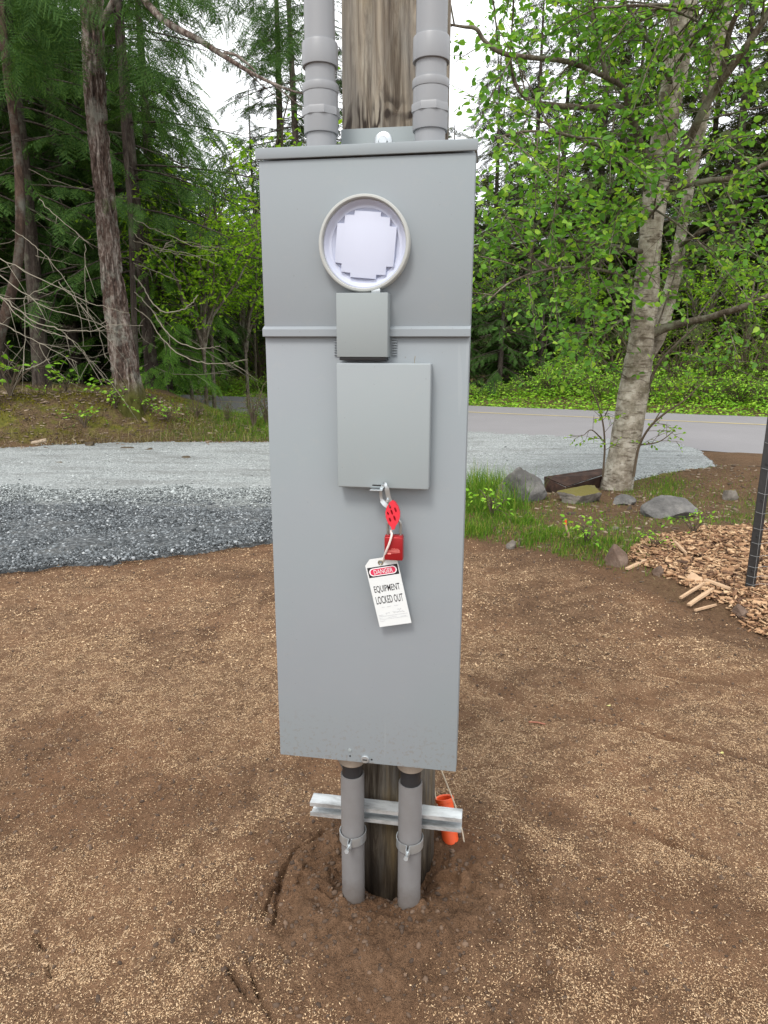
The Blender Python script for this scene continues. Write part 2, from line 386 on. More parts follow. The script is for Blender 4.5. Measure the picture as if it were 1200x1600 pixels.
def stone_mat(name, *st):
    k = NM(name); c = k.ramp(k.island(), *st); c = k.mix(k.math('MULTIPLY', k.noise(120, 3), .6), c, k.mix(1.0, c, (.6, .62, .64), 'MULTIPLY'))
    k.set(Base_Color=c, Roughness=.8, Specular_IOR_Level=.3); return k.m
M['dstone'] = stone_mat('dark_stone', (0, (.040, .045, .048)), (.5, (.11, .122, .128)), (.85, (.22, .24, .25)), (.96, (.36, .38, .39)), (1, (.50, .52, .52)))
M['lstone'] = stone_mat('light_stone', (0, (.09, .098, .096)), (.45, (.24, .26, .255)), (1, (.50, .53, .52)))
M['seed'] = stone_mat('straw_seed', (0, (.24, .14, .074)), (.5, (.46, .30, .165)), (1, (.72, .53, .33)))
M['chip'] = stone_mat('wood_chip', (0, (.06, .032, .02)), (.25, (.21, .11, .058)), (.6, (.41, .235, .125)), (1, (.64, .44, .26)))
k = NM('asphalt'); f = k.noise(160, 4, .7); f2 = k.noise(.7, 5, .6, k.map((1, 1, 1)))
k.set(Base_Color=k.mix(k.ramp(f2, (.35, 0.0), (.7, .5)), k.ramp(f, (.3, (.16, .154, .158)), (.7, (.28, .272, .276))), (.18, .174, .178)), Roughness=.85); k.bump(f, .4, .004); M['asphalt'] = k.m
M['yellow'] = simple('road_paint', (.50, .40, .16), .8, var=.3, sc=9)
def paint(name, c, rough=.36):
    k = NM(name); f = k.noise(5, 5, .6); d = k.noise(38, 6, .7); big = k.noise(1.8, 3, .5)
    c0 = k.mix(f, tuple(x * .965 for x in c), tuple(x * 1.035 for x in c)); c0 = k.mix(k.ramp(big, (.4, 0.0), (.6, .5)), c0, (c[0] * .95, c[1] * 1.02, c[2] * .985))
    z = k.n.new('ShaderNodeSeparateXYZ'); k.L(k.tc.outputs['Object'], z.inputs[0])
    du = k.math('MULTIPLY', k.ramp(d, (.56, 0.0), (.8, 1.0)), .14)
    lowd = k.math('MULTIPLY', k.math('MULTIPLY', k.math('SUBTRACT', .68, z.outputs[2]), 4, True), k.ramp(k.noise(95, 3, .7), (.55, 0.0), (.62, .6)))
    sp = k.ramp(k.noise(170, 2, .5), (.73, 0.0), (.75, .55)); scr = k.ramp(k.noise(26, 2, .5, k.map((1, 1, .06), rot=(0, .5, 0))), (.745, 0.0), (.76, .10))
    c1 = k.mix(du, c0, (.36, .34, .30)); c1 = k.mix(lowd, c1, (.20, .15, .11)); c1 = k.mix(sp, c1, (.17, .16, .15)); c1 = k.mix(scr, c1, (.42, .44, .45))
    k.set(Base_Color=c1, Roughness=k.math('ADD', k.math('MULTIPLY', k.noise(9, 5, .7), .2), rough + .12), Specular_IOR_Level=.22)
    p = k.bump(big, .25, .008); k.bump(k.noise(420, 2), .05, .001, p); return k.m
M['grey'] = paint('grey_enamel', (.254, .277, .297))
M['grey2'] = paint('grey_enamel_door', (.285, .312, .326))
M['grey3'] = paint('grey_enamel_latch', (.262, .288, .294))
M['ring'] = paint('ring_metal', (.40, .405, .39), .30)
M['white_pl'] = simple('white_plastic', (.49, .52, .63), .5, var=.02)
def pvc(name):
    k = NM(name); f = k.noise(7, 5, .6, k.map((1, 1, .35))); s_ = k.noise(60, 5, .7, k.map((1, 1, .12)))
    c = k.mix(f, (.228, .238, .250), (.270, .280, .292)); c = k.mix(k.ramp(s_, (.6, 0.0), (.8, .2)), c, (.19, .175, .165))
    k.set(Base_Color=c, Roughness=.42, Specular_IOR_Level=.45); return k
M['pvc'] = pvc('grey_pvc').m
k = pvc('grey_pvc_muddy_shaded'); z = k.n.new('ShaderNodeSeparateXYZ'); k.L(k.tc.outputs['Object'], z.inputs[0])
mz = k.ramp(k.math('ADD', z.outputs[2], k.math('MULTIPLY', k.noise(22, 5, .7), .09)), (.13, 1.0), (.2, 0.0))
k.set(Specular_IOR_Level=.25, Base_Color=k.mix(k.math('ADD', k.math('MULTIPLY', mz, .45), k.ramp(k.noise(14, 5, .7), (.3, .50), (.7, .66))), k.b.inputs['Base Color'].links[0].from_socket, (.115, .10, .09))); M['pvc_mud_shade'] = k.m  # mud near the soil line; the overall darkening is painted-in shade
M['zinc'] = simple('galvanised_steel', (.52, .56, .58), .36, .75, var=.2, sc=55)
k = NM('strut_steel'); f = k.noise(30, 6, .7, k.map((.35, 1, 1)))
k.set(Base_Color=k.ramp(f, (.35, (.33, .34, .34)), (.55, (.62, .65, .66)), (.75, (.74, .77, .78))), Metallic=.6, Roughness=.42); M['strut'] = k.m
M['black'] = simple('black_plastic', (.018, .018, .02), .5)
M['dark'] = simple('dark_hole', (.01, .01, .01), .8)
M['hub'] = simple('tan_hub', (.30, .25, .20), .6, var=.25, sc=60)
M['red_pl'] = simple('red_vinyl', (.66, .03, .05), .36, var=.1)
M['red_lock'] = simple('red_anodised', (.34, .014, .018), .34, .35, var=.1)
M['redline'] = simple('lock_marking', (.80, .25, .22), .5)
M['shackle'] = simple('shackle_steel', (.33, .33, .31), .35, .8)
M['tagw'] = simple('white_card', (.68, .71, .71), .5, var=.02)
M['ink'] = simple('black_ink', (.015, .015, .018), .6)
M['ink2'] = simple('grey_ink', (.32, .33, .36), .7)
M['tagred'] = simple('red_ink', (.62, .03, .09), .6)
M['tagpink'] = simple('white_red_edge', (.86, .80, .82), .6)
M['tie'] = simple('white_nylon', (.70, .62, .58), .45)
M['orange'] = simple('orange_plastic', (.80, .105, .025), .42, var=.1)
M['rope'] = simple('pale_cord', (.62, .55, .42), .8)
M['brass'] = simple('brass_eyelet', (.30, .27, .20), .4, .7)
M['cable'] = simple('grey_cable', (.10, .11, .12), .5)
# weathered pole
k = NM('weathered_pole'); vm = k.map((1, 1, .10)); g1 = k.noise(34, 7, .7, vm, 1.2); g2 = k.noise(9, 5, .6, k.map((1, 1, .22)), .6); g3 = k.noise(95, 4, .6, k.map((1, 1, .035)))
c = k.ramp(g1, (.30, (.05, .040, .030)), (.42, (.19, .155, .115)), (.54, (.34, .295, .23)), (.70, (.48, .435, .35)))
c = k.mix(k.ramp(g2, (.45, 0.0), (.62, .55)), c, (.20, .205, .20)); c = k.mix(k.ramp(k.noise(5, 4, .6, k.map((1, 1, .3))), (.55, 0.0), (.66, .6)), c, (.34, .25, .10)); c = k.mix(k.ramp(k.noise(16, 5, .7, k.map((1, 1, .05))), (.57, 0.0), (.66, .75)), c, (.075, .055, .038))
c = k.mix(k.ramp(g3, (.6, 0.0), (.72, .6)), c, (.07, .055, .045))
z = k.n.new('ShaderNodeSeparateXYZ'); k.L(k.tc.outputs['Object'], z.inputs[0])
cat = k.noise(7, 3, .5, k.map((1, 1, .40)), 1.2); ring_ = k.math('ABSOLUTE', k.math('SINE', k.math('MULTIPLY', cat, 34)))
zone = k.ramp(k.math('ADD', z.outputs[2], k.math('MULTIPLY', k.noise(24, 3, .6, k.map((1, 1, .5))), .13)), (.0, 0.0), (1, 1.0))
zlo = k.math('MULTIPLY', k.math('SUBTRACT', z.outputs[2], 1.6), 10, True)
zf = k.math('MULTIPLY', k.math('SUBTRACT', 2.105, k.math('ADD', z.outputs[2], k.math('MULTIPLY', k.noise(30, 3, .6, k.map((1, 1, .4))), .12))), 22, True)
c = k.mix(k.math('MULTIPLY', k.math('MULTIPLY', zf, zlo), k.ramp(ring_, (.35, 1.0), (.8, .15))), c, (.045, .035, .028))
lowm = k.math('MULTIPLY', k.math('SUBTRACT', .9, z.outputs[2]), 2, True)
c = k.mix(k.math('MULTIPLY', lowm, k.ramp(k.noise(26, 5, .7, k.map((1, 1, .07)), .4), (.42, .95), (.60, .15))), c, (.050, .036, .024)); c = k.mix(k.math('MULTIPLY', lowm, k.ramp(k.noise(19, 4, .6, k.map((1, 1, .09))), (.54, 0.0), (.66, .55))), c, (.27, .19, .08)); c = k.mix(k.math('MULTIPLY', k.math('SUBTRACT', .55, z.outputs[2]), 2.0, True), c, k.mix(1.0, c, (.20, .175, .155), 'MULTIPLY'))  # streaks are wood; the last mix paints the hollow's shade onto the foot
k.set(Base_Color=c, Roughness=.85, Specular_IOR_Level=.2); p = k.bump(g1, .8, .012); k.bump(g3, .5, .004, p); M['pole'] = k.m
# bark
def bark(name, dark_, mid, lite, sc=9, st=.22, lichen=None, moss_h=None, bumpd=.03):
    k = NM(name); v = k.map((1, 1, st)); g = k.noise(sc, 7, .68, v, 1.0); g2 = k.noise(sc * 4.5, 4, .6, k.map((1, 1, st * 1.6)))
    c = k.ramp(k.mix(.3, g, g2), (.36, dark_), (.5, mid), (.66, lite))
    if lichen: c = k.mix(k.ramp(k.noise(3.2, 6, .75), (.5, 0.0), (.66, .8)), c, lichen)
    if moss_h:
        z = k.n.new('ShaderNodeSeparateXYZ'); k.L(k.tc.outputs['Object'], z.inputs[0])
        c = k.mix(k.math('MULTIPLY', k.math('SUBTRACT', moss_h, k.math('ADD', z.outputs[2], k.math('MULTIPLY', k.noise(7, 4), .6))), 2.2, True), c, (.085, .085, .022))
    k.set(Base_Color=c, Roughness=.93, Specular_IOR_Level=.15); p = k.bump(g, .9, bumpd); k.bump(g2, .5, bumpd * .3, p); return k.m
M['fir_bark'] = bark('fir_bark', (.016, .010, .008), (.095, .065, .052), (.38, .33, .29), 9, .22, (.26, .26, .22), 1.2, .07)
M['dim_bark'] = bark('conifer_bark', (.018, .014, .012), (.052, .040, .033), (.11, .092, .078), 9, .2, (.12, .12, .09))
M['redbark'] = bark('reddish_bark', (.020, .014, .011), (.055, .035, .026), (.11, .075, .055), 6, .3, (.12, .12, .10))
k = NM('alder_bark'); v = k.map((1, 1, 1)); g = k.noise(6, 6, .7); hz = k.noise(11, 5, .65, k.map((.55, .55, 2.6)), .8); f3 = k.noise(50, 4)
c = k.ramp(g, (.34, (.12, .10, .075)), (.48, (.30, .265, .21)), (.62, (.50, .465, .395)))
c = k.mix(k.ramp(hz, (.53, 0.0), (.62, .8)), c, (.085, .062, .042)); c = k.mix(k.ramp(k.noise(2.6, 6, .75), (.5, 0.0), (.62, .65)), c, (.13, .115, .07)); c = k.mix(k.ramp(k.noise(1.7, 4, .6, k.map((1, 1, .4))), (.56, 0.0), (.66, .6)), c, (.13, .09, .06))
c = k.mix(k.ramp(f3, (.6, 0.0), (.75, .5)), c, (.48, .455, .40))
k.set(Base_Color=c, Roughness=.85, Specular_IOR_Level=.2); p = k.bump(hz, .5, .012); k.bump(f3, .4, .005, p); M['alder_bark'] = k.m
M['limb'] = bark('limb_bark', (.04, .03, .022), (.105, .085, .062), (.23, .21, .17), 14, .5, (.20, .21, .15), None, .01)
M['twig'] = simple('bare_twig', (.22, .195, .145), .8, var=.3, sc=5)
M['stem'] = simple('shrub_stem', (.09, .065, .04), .8, var=.3)
# foliage
M['alder_leaf'] = leaf_mat('alder_leaf', [(0, (.056, .165, .042)), (.5, (.10, .27, .068)), (.85, (.175, .38, .10)), (1, (.28, .48, .12))], .5, .36, .22)
M['bright_leaf'] = leaf_mat('bright_leaf', [(0, (.09, .23, .03)), (.5, (.18, .39, .05)), (1, (.30, .54, .08))], .55)
M['verge_leaf'] = leaf_mat('verge_leaf', [(0, (.085, .24, .035)), (.5, (.17, .40, .07)), (1, (.32, .56, .12))], .35)
M['mid_leaf'] = leaf_mat('mid_leaf', [(0, (.035, .095, .014)), (.5, (.065, .155, .022)), (1, (.12, .22, .03))], .4)
M['hemlock'] = leaf_mat('hemlock_needle', [(0, (.019, .058, .019)), (.5, (.036, .093, .029)), (1, (.080, .16, .043))], .25, .5)
M['cedar'] = leaf_mat('cedar_spray', [(0, (.042, .12, .030)), (.5, (.082, .205, .048)), (1, (.16, .31, .06))], .3, .5)
M['dfir'] = leaf_mat('dark_needle', [(0, (.012, .030, .012)), (.5, (.024, .055, .020)), (1, (.055, .09, .032))], .2, .55)
M['olive'] = leaf_mat('olive_needle', [(0, (.030, .050, .026)), (.5, (.055, .082, .040)), (1, (.10, .13, .062))], .25, .55)
M['grass'] = leaf_mat('grass_blade', [(0, (.040, .115, .022)), (.6, (.078, .19, .034)), (.85, (.13, .25, .05)), (1, (.28, .27, .15))], .35)
M['drygrass'] = leaf_mat('dry_grass', [(0, (.062, .055, .05)), (.6, (.14, .13, .115)), (1, (.27, .27, .235))], .15)
M['mossy'] = leaf_mat('moss_tuft', [(0, (.06, .07, .012)), (.5, (.12, .125, .02)), (1, (.20, .20, .04))], .2)
def rockm(name, a, b, c_, moss=0.0):
    k = NM(name); g = k.noise(6, 8, .7); v = k.vor(14, feat='DISTANCE_TO_EDGE'); c = k.ramp(g, (.3, a), (.5, b), (.72, c_)); c = k.mix(k.ramp(v, (0, .35), (.03, 0.0)), c, a)
    if moss:
        gn = k.n.new('ShaderNodeNewGeometry'); sp = k.n.new('ShaderNodeSeparateXYZ'); k.L(gn.outputs['Normal'], sp.inputs[0])
        c = k.mix(k.ramp(k.math('ADD', k.math('MULTIPLY', sp.outputs[2], .5), k.noise(5, 5, .7)), (1.08 - moss, 0.0), (1.2 - moss, 1.0)), c, (.13, .11, .02))
    k.set(Base_Color=c, Roughness=.88); p = k.bump(g, .8, .03); k.bump(k.noise(60, 5, .7), .5, .006, p); return k.m
M['rock'] = rockm('grey_rock', (.05, .048, .047), (.12, .115, .11), (.22, .21, .195))
M['rockm'] = rockm('mossy_rock', (.08, .072, .062), (.16, .14, .12), (.26, .235, .20), .30)
M['rockb'] = rockm('brown_rock', (.06, .04, .028), (.13, .085, .06), (.22, .16, .12))
k = NM('rusty_steel'); g = k.noise(7, 7, .7); k.set(Base_Color=k.ramp(g, (.3, (.018, .011, .009)), (.5, (.045, .023, .016)), (.7, (.11, .058, .038))), Roughness=.85, Metallic=.2); k.bump(g, .4, .006); M['rust'] = k.m
M['postm'] = simple('black_post', (.028, .027, .027), .6, .2, var=.4, sc=40, bump=.3)
M['wire'] = simple('fence_wire', (.33, .34, .34), .5, .7)
M['board'] = simple('split_wood', (.46, .31, .19), .75, var=.25, sc=25, bump=.3)
M['line'] = simple('power_line', (.42, .43, .44), .6)

# ================================================================== THE SETTING
def spaced(fine0, fine1, step, lo, hi, g=1.03, smax=None):
    a = list(np.arange(fine0, fine1, step)); s = step; x = a[-1]
    while x < hi: s *= g; x += s; a.append(x)
    s = step; x = fine0; b = []
    while x > lo: s *= g; x -= s; b.append(x)
    return np.array(b[::-1] + a)
gx = spaced(-.75, 1.0, .0050, -400, 400, 1.032); gy = spaced(1.15, 2.05, .0050, -60, 600, 1.028)
GX, GY = np.meshgrid(gx, gy); GZ = terrain(GX, GY)
nx, ny = len(gx), len(gy)
idx = np.arange(nx * ny).reshape(ny, nx)
FQ = np.stack([idx[:-1, :-1], idx[:-1, 1:], idx[1:, 1:], idx[1:, :-1]], -1).reshape(-1, 4)
me = np_mesh('ground', np.stack([GX, GY, GZ], -1).reshape(-1, 3), FQ, True)
zc = np.ones((nx * ny, 4), np.float32)
xf, yf = GX.ravel(), GY.ravel()
far = sst(-.15, .25, yf - bank_edge(xf) + .25 * fbm(xf, yf, sc=1.4, o=3, s=80)) * (xf < .3)
right = sst(-.1, .25, -soil_sd(xf, yf) + .12 * fbm(xf, yf, sc=5, o=3, s=81)) * (xf > .3)
beyond = sst(18.2, 18.6, rsd(xf, yf))
zc[:, 0] = np.maximum(bare(xf, yf), .85 * right)
zc[:, 1] = .5 * far + .25 * beyond + .08 * right
zc[:, 2] = np.clip(far + beyond + .45 * right, 0, 1)
at_ = me.color_attributes.new('zone', 'FLOAT_COLOR', 'POINT'); at_.data.foreach_set('color', zc.ravel())
tag(link('ground', me, M['soil']), kind='structure')

def patch(name, mat, xs, ys, sd, thick=.03, lift=.004, edge=.10, nz=.012, seed=0, ns=6, bed=None, fade=None):
    X, Y = np.meshgrid(xs, ys); S = sd(X, Y); keep = S > -.25
    Z = terrain(X, Y, False if bed is None else bed)
    thick = thick(X, Y) if callable(thick) else thick
    Z = Z + lift - .05 + (.05 + thick) * sst(-edge, edge, S + .12 * fbm(X, Y, sc=3.0, o=4, s=seed)) + nz * fbm(X, Y, sc=ns, o=4, s=seed + 3) * sst(-.1, .3, S)
    n_, m_ = len(xs), len(ys); ii = np.arange(n_ * m_).reshape(m_, n_)
    q = np.stack([ii[:-1, :-1], ii[:-1, 1:], ii[1:, 1:], ii[1:, :-1]], -1).reshape(-1, 4)
    kk = keep.ravel()[q].all(1); q = q[kk]; u = np.unique(q); mp = np.zeros(n_ * m_, int); mp[u] = np.arange(len(u))
    me = np_mesh(name, np.stack([X, Y, Z], -1).reshape(-1, 3)[u], mp[q], True)
    if fade:
        a_ = me.attributes.new('fade', 'FLOAT', 'POINT'); a_.data.foreach_set('value', fade(X.ravel()[u], Y.ravel()[u]).astype(np.float32))
    return tag(link(name, me, mat), kind='structure')
patch('gravel_driveway', M['gravel'], np.arange(-12, 5.2, .06), np.arange(2.0, 17.5, .06), drive_sd, thick=.02, nz=.010, seed=100)
def dark_sd(x, y): return np.minimum(np.minimum(np.where(x < .5, y - drive_front(x) + .16, drive_sd(x, y)), 6.95 + .55 * fbm(x, y, sc=1.1, o=4, s=130) + .10 * np.minimum(x + 1.2, 0) * -.3 - y), 1.2 - x)
patch('fresh_gravel', M['dgravel'], np.arange(-9, 1.4, .04), np.arange(2.0, 7.6, .04), dark_sd, thick=lambda x, y: .018 + .026 * sst(7.3, 5.9, y), nz=.018, seed=120, ns=5, fade=lambda x, y: sst(-.15, 1.25, 7.0 - .1 * np.minimum(x + 1.2, 0) * .3 + .5 * fbm(x, y, sc=.9, o=4, s=131) - y))
# road
dR = np.array([RN[1], -RN[0]])
def road_strip(name, mat, s0, s1, t0, t1, z, ns, nt2, jag=0.0):
    s_ = np.linspace(s0, s1, ns); t_ = np.linspace(t0, t1, nt2); S, T = np.meshgrid(s_, t_)
    J = np.where(T == t0, -1, np.where(T == t1, 1, 0)) * jag * fbm(S, T, sc=2.2, o=4, s=150)
    X = RN[0] * (T + J) + dR[0] * S; Y = RN[1] * (T + J) + dR[1] * S
    Z = z + .03 * (1 - ((T - 15.0) / 3.4) ** 2); ii = np.arange(ns * nt2).reshape(nt2, ns)
    q = np.stack([ii[:-1, :-1], ii[:-1, 1:], ii[1:, 1:], ii[1:, :-1]], -1).reshape(-1, 4)
    return tag(link(name, np_mesh(name, np.stack([X, Y, Z], -1).reshape(-1, 3), q, True), mat), kind='structure')
road_strip('road', M['asphalt'], -120, 120, 11.55, 18.3, .012, 1600, 9, .12)
road_strip('road_marking', M['yellow'], -120, 120, 15.98, 16.08, .017, 300, 2, .02)

# ------------------------------------------------------------------ scatter helper
def basis(n, up=None, az=None):
    """rows of unit vectors: forward f (N,3) from azimuth/elevation"""
    return n / (np.linalg.norm(n, axis=1)[:, None] + 1e-12)
def instance(Tv, Tf, pos, f, nrm, scale):
    """template verts (k,3): x along f, y sideways, z along normal; returns merged arrays"""
    f = basis(f); s = basis(np.cross(nrm, f)); n = np.cross(f, s); sc = np.asarray(scale, float)
    if sc.ndim == 1: sc = sc[:, None] * np.ones((1, 3))
    V = pos[:, None] + (Tv[None, :, 0:1] * sc[:, None, 0:1]) * f[:, None] + (Tv[None, :, 1:2] * sc[:, None, 1:2]) * s[:, None] + (Tv[None, :, 2:3] * sc[:, None, 2:3]) * n[:, None]
    k_ = len(Tv); F = Tf[None] + (np.arange(len(pos)) * k_)[:, None, None]
    return V.reshape(-1, 3), F.reshape(-1, Tf.shape[1])
def rdir(n, r, zmin=-1, zmax=1):
    a = r.uniform(0, 2 * np.pi, n); z = r.uniform(zmin, zmax, n); q = np.sqrt(np.maximum(0, 1 - z * z)); return np.stack([np.cos(a) * q, np.sin(a) * q, z], 1)
def ico(sub=1):
    b = bmesh.new(); bmesh.ops.create_icosphere(b, subdivisions=sub, radius=1.0); b.verts.ensure_lookup_table()
    V = np.array([v.co[:] for v in b.verts]); F = np.array([[v.index for v in f.verts] for f in b.faces]); b.free(); return V, F
ICO, ICF = ico(1)
STONES = []
for s_ in range(5):
    r_ = np.random.default_rng(200 + s_); a = ICO * r_.uniform(.62, 1.15, (len(ICO), 1)); a = a * np.array([1, .75, .55]) ; STONES.append(a)
def scatter_stones(name, mat, pts, size, label, sink=.3):
    V, F, off = [], [], 0; r_ = np.random.default_rng(11)
    which = r_.integers(0, 5, len(pts))
    for q in range(5):
        p = pts[which == q]; sz = size[which == q]
        v, f = instance(STONES[q], ICF, p, rdir(len(p), r_, -.4, .4), rdir(len(p), r_, .3, 1), sz); V.append(v); F.append(f + off); off += len(v)
    o = link(name, np_mesh(name, np.vstack(V), np.vstack(F)), mat); return tag(o, label, 'gravel', kind='stuff')
def cand(n, x0, x1, y0, y1, r_): return r_.uniform(x0, x1, n), r_.uniform(y0, y1, n)
def gravel_top(x, y, dark):
    z = terrain(x, y, False) + .02; return z + (.03 if dark else 0)
r_ = np.random.default_rng(5)
x, y = cand(135000, -4.9, .3, 3.6, 8.0, r_); S = dark_sd(x, y) + .1 * fbm(x, y, sc=3, o=3, s=120); kk = ((S > 0) & ((y < 6.0) | (r_.random(len(x)) < sst(7.3, 6.1, y)))) | ((S > -.07) & (y < 6.2)) | ((S > -1.0) & (y > 6.2) & (r_.random(len(x)) < .14 * np.exp(S * 2.5))); x, y = x[kk], y[kk]; S = S[kk]
sz = r_.lognormal(math.log(.0074), .42, len(x))
scatter_stones('loose_dark_gravel', M['dstone'], np.stack([x, y, terrain(x, y, False) + .022 + .026 * sst(7.3, 5.9, y) + .004 * (S > 0) + sz * .2 - .006], 1), sz, 'loose layer of dark crushed stone on the near side of the driveway')
x, y = cand(34000, -7, 4.9, 6.6, 12.2, r_); S = drive_sd(x, y); kk = (S > 0); x, y = x[kk], y[kk]; sz = r_.lognormal(math.log(.011), .35, len(x))
scatter_stones('loose_pale_gravel', M['lstone'], np.stack([x, y, gravel_top(x, y, False) - .004], 1), sz, 'fine pale crushed stone spread over the driveway')
x, y = cand(26000, -6.5, .4, 5.9, 7.6, r_); kk = (dark_sd(x, y) > -.3) & (r_.random(len(x)) < sst(6.0, 7.1, y + .35 * fbm(x, y, sc=1.3, o=3, s=133))); x, y = x[kk], y[kk]; sz = r_.lognormal(math.log(.009), .4, len(x))
scatter_stones('mixed_gravel', M['lstone'], np.stack([x, y, terrain(x, y, False) + .034 + .026 * sst(7.3, 5.9, y)], 1), sz, 'pale stones mixed into the dark gravel where the two meet')
x, y = cand(900, -4.5, .3, 4.0, 5.9, r_); S = drive_sd(x, y); kk = (S < .05) & (S > -.35) & (r_.random(len(x)) < np.exp(S * 9)); x, y = x[kk], y[kk]; sz = r_.uniform(.006, .015, len(x))
scatter_stones('stray_gravel', M['dstone'], np.stack([x, y, terrain(x, y) + sz * .2], 1), sz, 'stray dark pebbles along the gravel edge')
# seed and chaff on the soil
SV = np.array([[0, 0, 0], [.45, .5, .25], [1, 0, .1], [.45, -.5, .25], [.5, 0, .55]]); SF = np.array([[0, 3, 4], [3, 2, 4], [2, 1, 4], [1, 0, 4]])
x, y = cand(560000, -1.9, 2.0, 1.12, 3.4, r_); yy = 1.12 + (y - 1.12) ** 1.35 / (2.28 ** .35); y = yy
kk = (soil_sd(x, y) > 0) & (drive_front(x) > y) & (np.abs(x) < .78 * y + .1) & (r_.random(len(x)) < np.clip(1.0 - 1.05 * bare(x, y) + .04, 0, 1)) & (r_.random(len(x)) < .25 + .75 * sst(-.25, .35, fbm(x, y, sc=14, o=3, s=90)))
x, y = x[kk], y[kk]; n_ = len(x); f = rdir(n_, r_, -.25, .35); L_ = r_.lognormal(math.log(.0050), .38, n_).clip(.002, .013)
v, f2 = instance(SV, SF, np.stack([x, y, terrain(x, y) + .0015], 1), f, rdir(n_, r_, .5, 1), np.stack([L_, r_.uniform(.0014, .0032, n_), r_.uniform(.001, .003, n_)], 1))
tag(link('scattered_seed', np_mesh('scattered_seed', v, f2), M['seed']), 'straw-coloured grass seed strewn thickly over the brown soil', 'seed', kind='stuff')
x, y = cand(130000, -4.0, 2.3, 3.0, 5.4, r_)
kk = (soil_sd(x, y) > 0) & (drive_front(x) > y) & (np.abs(x) < .72 * y) & (r_.random(len(x)) < np.clip(1.0 - 1.05 * bare(x, y) + .05, 0, 1)) & (r_.random(len(x)) < .2 + .8 * sst(-.25, .35, fbm(x, y, sc=9, o=3, s=91)))
x, y = x[kk], y[kk]; n_ = len(x); L_ = r_.lognormal(math.log(.0085), .35, n_)
v, f2 = instance(SV, SF, np.stack([x, y, terrain(x, y) + .002], 1), rdir(n_, r_, -.25, .35), rdir(n_, r_, .5, 1), np.stack([L_, L_ * .5, L_ * .4], 1))
tag(link('far_seed', np_mesh('far_seed', v, f2), M['seed']), 'thinner straw-coloured seed over the far part of the brown soil', 'seed', kind='stuff')
# crumbs of soil
x, y = cand(60000, -3.2, 2.2, 1.12, 5.0, r_); kk = (soil_sd(x, y) > -.1) & (drive_front(x) > y) & (r_.random(len(x)) < .15 + .85 * bare(x, y)) & (np.abs(x) < .76 * y + .1); x, y = x[kk], y[kk]; sz = (r_.lognormal(math.log(.0034), .6, len(x)) * (1 + .35 * np.exp(-((x - .02) ** 2 + (y - 1.6) ** 2) / .16))).clip(0, .011)
k = NM('soil_crumb'); k.set(Base_Color=k.ramp(k.island(), (0, (.045, .028, .018)), (.7, (.105, .068, .044)), (1, (.155, .10, .065))), Roughness=.95); M['crumb'] = k.m
scatter_stones('soil_crumbs', M['crumb'], np.stack([x, y, terrain(x, y)], 1), sz, 'crumbs of dark soil among the seed')['category'] = 'soil'

# ================================================================== POLE, PANEL AND CONDUITS
def localroot(name, u, d, z): p = loc2w(u, d); return empty(name, (p[0], p[1], z), PYAW)
# utility pole: one displaced shaft
nz_, na = 420, 72
zz = np.linspace(-.6, 5.6, nz_); aa = np.arange(na) * 2 * np.pi / na; A, Z = np.meshgrid(aa, zz)
rr = .127 - .0022 * Z; cx, cy = np.cos(A), np.sin(A)
rr = rr + .0030 * fbm(cx * 2.2, cy * 2.2, Z * .35, sc=2, o=4, s=300) - .007 * np.clip(fbm(cx * 8, cy * 8, Z * .22, sc=1.2, o=3, s=301) - .28, 0, 1)
rr = np.where(Z < .75, rr + .004 * fbm(cx * 6, cy * 6, Z * 1.2, sc=2, o=3, s=302), rr)
for ck, wd, z0, z1 in ((R(-82), .035, 2.0, 5.6), (R(-110), .022, 1.97, 2.6), (R(-60), .02, -.2, .62), (R(-100), .02, -.2, .5)):
    da = np.abs((A - ck + .05 * fbm(Z, Z * 0, sc=1.2, o=3, s=303) + np.pi) % (2 * np.pi) - np.pi); rr = rr - .014 * np.exp(-(da / wd) ** 2) * (Z > z0) * (Z < z1)
V = np.stack([rr * cx, rr * cy, Z], -1).reshape(-1, 3); i_ = np.arange(nz_ - 1)[:, None] * na; j_ = np.arange(na)[None]; kq = (j_ + 1) % na
F = np.stack([i_ + j_, i_ + kq, i_ + na + kq, i_ + na + j_], -1).reshape(-1, 4)
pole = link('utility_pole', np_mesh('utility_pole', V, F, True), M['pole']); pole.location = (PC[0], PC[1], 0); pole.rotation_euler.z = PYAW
tag(pole, 'weathered grey wooden utility pole standing behind the meter panel', 'utility pole')

P0 = empty('meter_panel', tuple(PO), PYAW)
tag(P0, 'tall grey steel meter panel mounted on the wooden pole', 'meter panel')
hw = .2185
MB().box((-hw + .004, .004, .526), (hw - .004, .128, 1.885), .003).build('enclosure', M['grey'], P0)
m = MB(); m.box((-hw, -.012, 1.5475), (hw, .006, 1.8715), .0022); m.box((-hw, .004, 1.5475), (-hw + .0015, .03, 1.8715)); m.box((hw - .0015, .004, 1.5475), (hw, .03, 1.8715)); m.build('upper_cover', M['grey'], P0)
m = MB(); m.box((-hw + .001, -.012, .522), (hw - .001, .006, 1.5300), .0022); m.box((-hw + .001, .004, .522), (-hw + .0025, .03, 1.53)); m.box((hw - .0025, .004, .522), (hw - .001, .03, 1.53)); m.build('lower_cover', M['grey'], P0)
